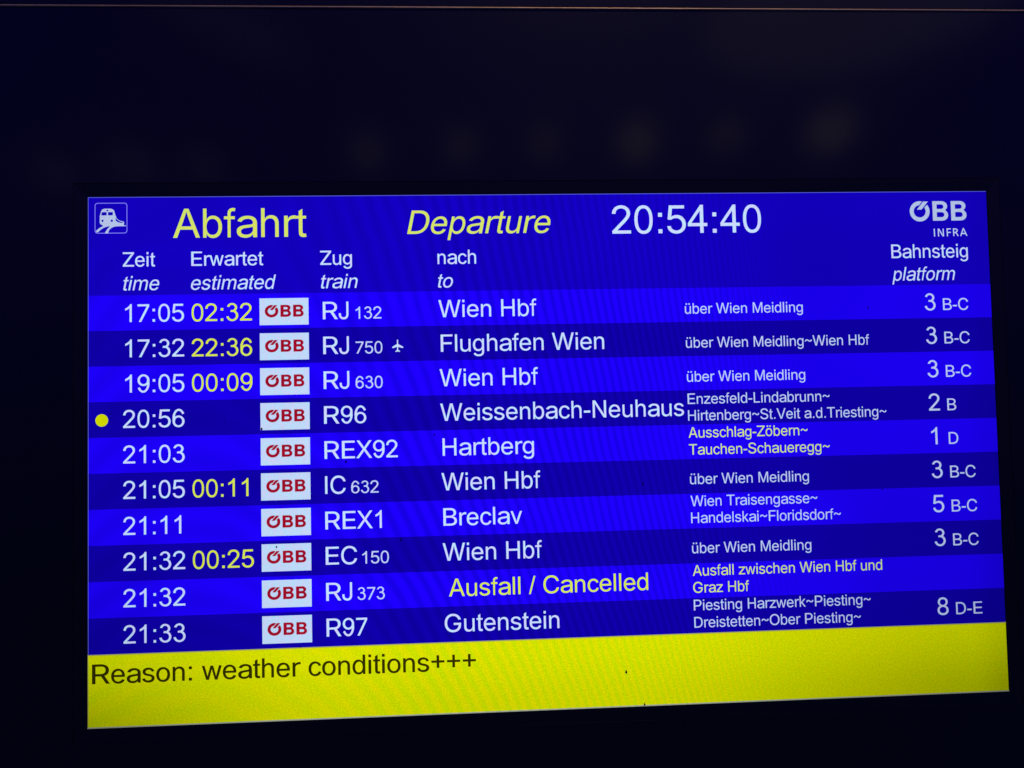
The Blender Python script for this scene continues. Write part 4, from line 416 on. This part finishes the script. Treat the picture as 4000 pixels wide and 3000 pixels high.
# ------------------------------------------------------------------ the lit panel
PITCH, R0 = 73.2, 203.7
FOOT = 935.7
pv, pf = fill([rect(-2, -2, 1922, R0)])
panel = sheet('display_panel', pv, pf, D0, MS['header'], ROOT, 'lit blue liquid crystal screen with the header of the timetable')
hdr = panel
def piece(name, solids, holes, d, mat, parent, label=None):
    p, t = fill(solids, holes); return sheet(name, p, t, d, MS[mat], parent, label)
piece('edge_line', [rect(-1.5, -1.5, 1921, -0.2), rect(-1.5, -1.5, -0.2, FOOT)], [], D3, 'rim_blue', panel)

# header words
T = text
T('title_text', 'Abfahrt', 85, 171, 85, MS['pale'], hdr, 445)
T('title_text', 'Departure', 69.5, 655, 81.5, MS['pale'], hdr, 959, ital=True)
T('clock_text', '20:54:40', 85, 1091.5, 85, MS['white'], hdr, 1416)
for s, x, b, x1, it in (('Zeit', 69, 144, 134, 0), ('Erwartet', 208, 144, 355, 0), ('Zug', 473, 145, 538.5, 0), ('nach', 718, 146, 799, 0),
                        ('Bahnsteig', 1702.5, 144.5, 1874, 0), ('time', 70, 193.5, 142.5, 1), ('estimated', 207, 194, 381, 1),
                        ('train', 474, 194.5, 550, 1), ('to', 718, 196, 749.5, 1), ('platform', 1702, 194, 1843, 1)):
    T('column_heading', s, 41.5, x, b, MS['white'], hdr, x1, ital=bool(it), bold=0.0 if it else 0.12)

# train pictogram in a rounded outline
def ic(l): return [(12 + (x - 232) * 0.04715, 10.4 + (y - 145) * 0.0482) for x, y in l]
body = [(455, 700), (475, 660), (495, 570), (515, 500), (545, 455), (590, 420), (660, 400), (930, 400), (1010, 430), (1065, 480), (1090, 560), (1125, 690),
        (1145, 740), (1180, 820), (1250, 890), (1340, 935), (1450, 955), (1490, 985), (1500, 1010), (1480, 1130), (1570, 1130), (1580, 1165), (1150, 1170),
        (1050, 1190), (930, 1250), (870, 1310), (830, 1390), (815, 1470), (670, 1470), (700, 1400), (760, 1310), (830, 1225), (900, 1180), (820, 1165), (720, 1195), (640, 1220),
        (560, 1265), (480, 1320), (360, 1432), (280, 1400), (310, 1340), (400, 1270), (500, 1200), (585, 1165), (580, 1130), (540, 1095), (480, 1070), (450, 990)]
hol = [[(545, 550), (750, 550), (748, 690), (520, 690)], [(810, 550), (1015, 550), (1010, 690), (805, 690)],
       [(735, 450), (825, 450), (825, 490), (795, 520), (740, 490)], disc(572, 925, 50, 10), disc(970, 925, 52, 10),
       [(1145, 790), (1180, 860), (1240, 910), (1330, 965), (1445, 985), (1440, 1022), (1340, 1018), (1240, 992), (1130, 925)]]
piece('train_pictogram', [ic(body)], [ic(h) for h in hol], D3, 'logo', hdr, 'white pictogram of a train on curved rails')
piece('pictogram_outline', [ic(rrect(232, 145, 1632, 1476, 125))], [ic(rrect(264, 178, 1600, 1444, 100))], D2, 'frame', hdr)

# operator logo: open ring with a slanted bar, two heavy letters
def bshape(x0, y0, g=0):
    def arc(cx, cy, rx, ry, a0, a1, k=7): return [(cx + rx * math.cos(math.radians(a0 + (a1 - a0) * i / k)), cy + ry * math.sin(math.radians(a0 + (a1 - a0) * i / k))) for i in range(k + 1)]
    outer = [(x0, y0)] + arc(x0 + 310, y0 + 160, 185, 160, -90, 50) + arc(x0 + 320, y0 + 458, 197, 182, -52, 90) + [(x0, y0 + 640)]
    h1 = [(x0 + 138 + g, y0 + 105 + g), ] + arc(x0 + 290, y0 + 180, 78 - g, 75 - g, -90, 90) + [(x0 + 138 + g, y0 + 255 - g)]
    h2 = [(x0 + 138 + g, y0 + 360 + g), ] + arc(x0 + 305, y0 + 443, 85 - g, 83 - g, -90, 90) + [(x0 + 138 + g, y0 + 526 - g)]
    return outer, [h1, h2]
def logo_shapes(g=0):
    cx, cy = 437, 472
    def an(dx, dy): return math.degrees(math.atan2(dy, dx))
    a0, a1 = an(253, -214), an(88, -322) + 360
    i0, i1 = an(163, -122), an(-17, -200) + 360
    k = 28
    ringp = [(cx + 333 * math.cos(math.radians(a0 + (a1 - a0) * i / k)), cy + 333 * math.sin(math.radians(a0 + (a1 - a0) * i / k))) for i in range(k + 1)]
    ringp += [(cx + (200 - g) * math.cos(math.radians(i1 + (i0 - i1) * i / k)), cy + (200 - g) * math.sin(math.radians(i1 + (i0 - i1) * i / k))) for i in range(k + 1)]
    bar = [(565, 150), (725, 150), (500, 415), (345, 415)]
    b1, h1 = bshape(870, 143, g); b2, h2 = bshape(1487, 143, g)
    return [ringp, bar, b1, b2], h1 + h2
LS, LH = logo_shapes()
BS, BH = logo_shapes(16)
def place(l, ox, oy, k): return [(ox + (x - 100) * k, oy + (y - 140) * k) for x, y in l]
piece('operator_logo', [place(l, 1747, 20, .0672) for l in LS], [place(l, 1747, 20, .0672) for l in LH], D3, 'logo', hdr, 'pale ring-shaped logo with two heavy letters')
inf = [((920, 1045), (925, 1303)), ((1055, 1045), (1058, 1300)), ((1070, 1050), (1210, 1295)), ((1218, 1045), (1222, 1300)),
       ((1350, 1040), (1356, 1300)), ((1345, 1060), (1475, 1054)), ((1355, 1175), (1470, 1168)),
       ((1565, 1040), (1570, 1293)), ((1562, 1059), (1640, 1058)), ((1635, 1055), (1690, 1090)), ((1690, 1082), (1690, 1130)), ((1692, 1122), (1645, 1170)), ((1650, 1170), (1572, 1176)), ((1635, 1170), (1718, 1292)),
       ((1897, 1038), (1800, 1293)), ((1895, 1038), (2008, 1288)), ((1840, 1213), (1960, 1210))]
piece('logo_caption', [place(stroke(a, b, 36), 1745.5, 20, .0672) for a, b in inf], [], D3, 'small', hdr)

# ------------------------------------------------------------------ the ten departures
ROWS = [  # time, delay, train (name, number, x of number, end), destination (text, end), route lines, platform, sector
    ('17:05', '02:32', 'RJ', '132', (545, 598.5), 'Wien Hbf', 925, [('über Wien Meidling', 0, 1501)], '3', 'B-C'),
    ('17:32', '22:36', 'RJ', '750', (544, 599.5), 'Flughafen Wien', 1067.5, [('über Wien Meidling~Wien Hbf', 0, 1645)], '3', 'B-C'),
    ('19:05', '00:09', 'RJ', '630', (543, 599), 'Wien Hbf', 925, [('über Wien Meidling', 0, 1501)], '3', 'B-C'),
    ('20:56', '', 'R96', '', None, 'Weissenbach-Neuhaus', 1235, [('Enzesfeld-Lindabrunn~', -25, 1553), ('Hirtenberg~St.Veit a.d.Triesting~', 10.5, 1677)], '2', 'B'),
    ('21:03', '', 'REX92', '', None, 'Hartberg', 913, [('Ausschlag-Zöbern~', -26, 1502), ('Tauchen-Schaueregg~', 10, 1549)], '1', 'D'),
    ('21:05', '00:11', 'IC', '632', (531, 587.5), 'Wien Hbf', 925, [('über Wien Meidling', 0, 1501)], '3', 'B-C'),
    ('21:11', '', 'REX1', '', None, 'Breclav', 885, [('Wien Traisengasse~', -26.5, 1518), ('Handelskai~Floridsdorf~', 9, 1568)], '5', 'B-C'),
    ('21:32', '00:25', 'EC', '150', (552, 606.5), 'Wien Hbf', 925, [('über Wien Meidling', 0, 1501)], '3', 'B-C'),
    ('21:32', '', 'RJ', '373', (541, 597), 'Ausfall / Cancelled', 1147.5, [('Ausfall zwischen Wien Hbf und', -26.5, 1654), ('Graz Hbf', 9, 1363)], '', ''),
    ('21:33', '', 'R97', '', None, 'Gutenstein', 958, [('Piesting Harzwerk~Piesting~', -27, 1626), ('Dreistetten~Ober Piesting~', 9, 1603)], '8', 'D-E'),
]
BASES = [259.3, 332.3, 405, 477.5, 550.3, 622.6, 695.8, 768.2, 842, 914.8]
for i, (tm, dl, tr, num, nx, dest, dx1, via, pf_, sec) in enumerate(ROWS):
    y0 = R0 + PITCH * i; b = BASES[i]
    light = i % 2 == 0
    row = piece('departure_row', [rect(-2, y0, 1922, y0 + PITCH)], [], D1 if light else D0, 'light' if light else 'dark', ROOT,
                ('bright' if light else 'dark') + ' blue row of the ' + (tm + ' train to ' + dest if '/' not in dest else 'cancelled ' + tm + ' train'))
    lft = {'1': 73.5, '2': 69}[tm[0]]
    T('time_text', tm, 51.5, lft, b, MS['white'], row, 192.5 if tm[-1] != '1' else 185)
    if dl: T('delay_text', dl, 51.5, 208, b + .5, MS['late'], row, {'1': 321}.get(dl[-1], 331))
    # badge with the operator's logo
    by = b - 45.3
    bm = piece('operator_badge', [rect(346.6, by, 447.4, by + 56)], [], D2, 'badge', row, 'white badge with a dark red logo')
    T('train_text', tr, 51, 477 if tr != 'IC' else 477.5, b + .3, MS['white'], row, {'RJ': 530, 'R96': 564, 'REX92': 628, 'REX1': 593, 'IC': 519.5, 'EC': 541, 'R97': 560}[tr])
    if num: T('train_text', num, 35.7, nx[0], b + .3, MS['small'], row, nx[1])
    if i == 1:
        pl = [stroke((631.2, 305), (631.2, 330), 2.3), [(629.5, 314.5), (619.8, 320), (621, 322.6), (631, 319.6), (642.2, 322.6), (643, 320), (633, 314.5), (631.2, 313)],
              [(630, 326), (626.2, 329.2), (627.4, 330.8), (631.2, 328.4), (635, 330.8), (636.3, 329.2), (632.4, 326)]]
        piece('airport_symbol', pl, [], D3, 'white', row, 'small white aeroplane symbol')
    xw = {'W': 718, 'F': 721.5, 'H': 721.5, 'B': 720.5, 'A': 729.5, 'G': 719.5}[dest[0]]
    T('destination_text', dest, 50.6, xw, b - .4, MS['late'] if i == 8 else MS['white'], row, dx1)
    for s, dy, x1 in via:
        vx = 1243.5
        T('route_text', s, 31.2, vx, b + dy, MS['lime'] if i in (4, 8) else MS['small'], row, x1)
    if pf_:
        T('platform_text', pf_, 51.5, 1774.5 if pf_ == '1' else 1772, b + .3, MS['small'], row)
        T('platform_text', sec, 35.7, 1813, b + .3, MS['small'], row, {'B-C': 1869.5, 'D-E': 1871}.get(sec))
    if i == 3: piece('status_dot', [disc(26, 461, 12.8, 28)], [], D2, 'dot', row, 'round yellow dot')
    # the logo on the badge
    kx = (438 - 357.3) / 1910.0
    lm = piece('badge_logo', [[(357.3 + (x - 105) * kx, b - 31.3 + (y - 140) * kx * 0.93) for x, y in l] for l in BS],
               [[(357.3 + (x - 105) * kx, b - 31.3 + (y - 140) * kx * 0.93) for x, y in l] for l in BH], D3, 'red', row)

# ------------------------------------------------------------------ message bar
bar = piece('message_bar', [rect(-2, FOOT, 1922, 1082)], [], D1 / 2, 'yellow', ROOT, 'yellow message bar along the foot of the screen')
piece('edge_line', [rect(-2, FOOT - .6, 1922, FOOT + 1.6), rect(-2, FOOT + 1.6, -0.4, 1079.5)], [], D3, 'rim_dim', bar)
piece('edge_line', [rect(-2.4, 1079.6, 1922.4, 1082.2)], [], D3, 'rim_pale', bar)
T('message_text', 'Reason: weather conditions+++', 54.6, 7, 993.6, MS['ink'], bar, 782, bold=0.45)

# ------------------------------------------------------------------ grime specks stuck to the screen
random.seed(4)
def speck(x, y, w, h, tail, lab=None):
    k = 12
    n = 0
    v = [wp(x, y, 0.0014)]
    rim = []
    for j, (s, d) in enumerate(((0.6, 0.0012), (1.0, 0.0008))):
        for i in range(k):
            a = 2 * math.pi * i / k
            px, py = math.cos(a), math.sin(a)
            ty = py if py > 0 else py * (1 + tail * (1 - abs(px)) ** 1.5)
            v.append(wp(x + px * w / 2 * s, y + ty * h / 2 * s, d))
    f = [(0, 1 + (i + 1) % k, 1 + i) for i in range(k)] + [(1 + i, 1 + (i + 1) % k, 1 + k + (i + 1) % k, 1 + k + i) for i in range(k)]
    put('grime_speck', mesh('grime_speck', v, f), ROOT, (M_DIRT,), lab)
speck(1096, 1011, 4.6, 5.0, 1.4)
speck(349, 486, 4.0, 5.0, .4)
speck(377, 729, 3.2, 4.2, .3)
speck(521, 558, 3.6, 5.0, 1.2)
speck(705, 506, 2.6, 4.5, .8)
speck(632, 722, 3.0, 5.5, .8)
speck(1142, 619, 3.0, 5.0, .7)
speck(1133, 1079, 3.4, 5.0, .9)
speck(423, 934, 2.0, 4.0, .4)
speck(1645, 252, 3.4, 4.2, .4)
speck(1661, 644, 2.6, 2.8, .2)
speck(663, 334, 2.0, 2.4, .2)
speck(946, 342, 1.8, 2.2, .2)
speck(638, 95, 1.8, 2.2, .2)
speck(44, 448, 2.0, 2.6, .2)
speck(274, 469, 1.8, 2.2, .2)
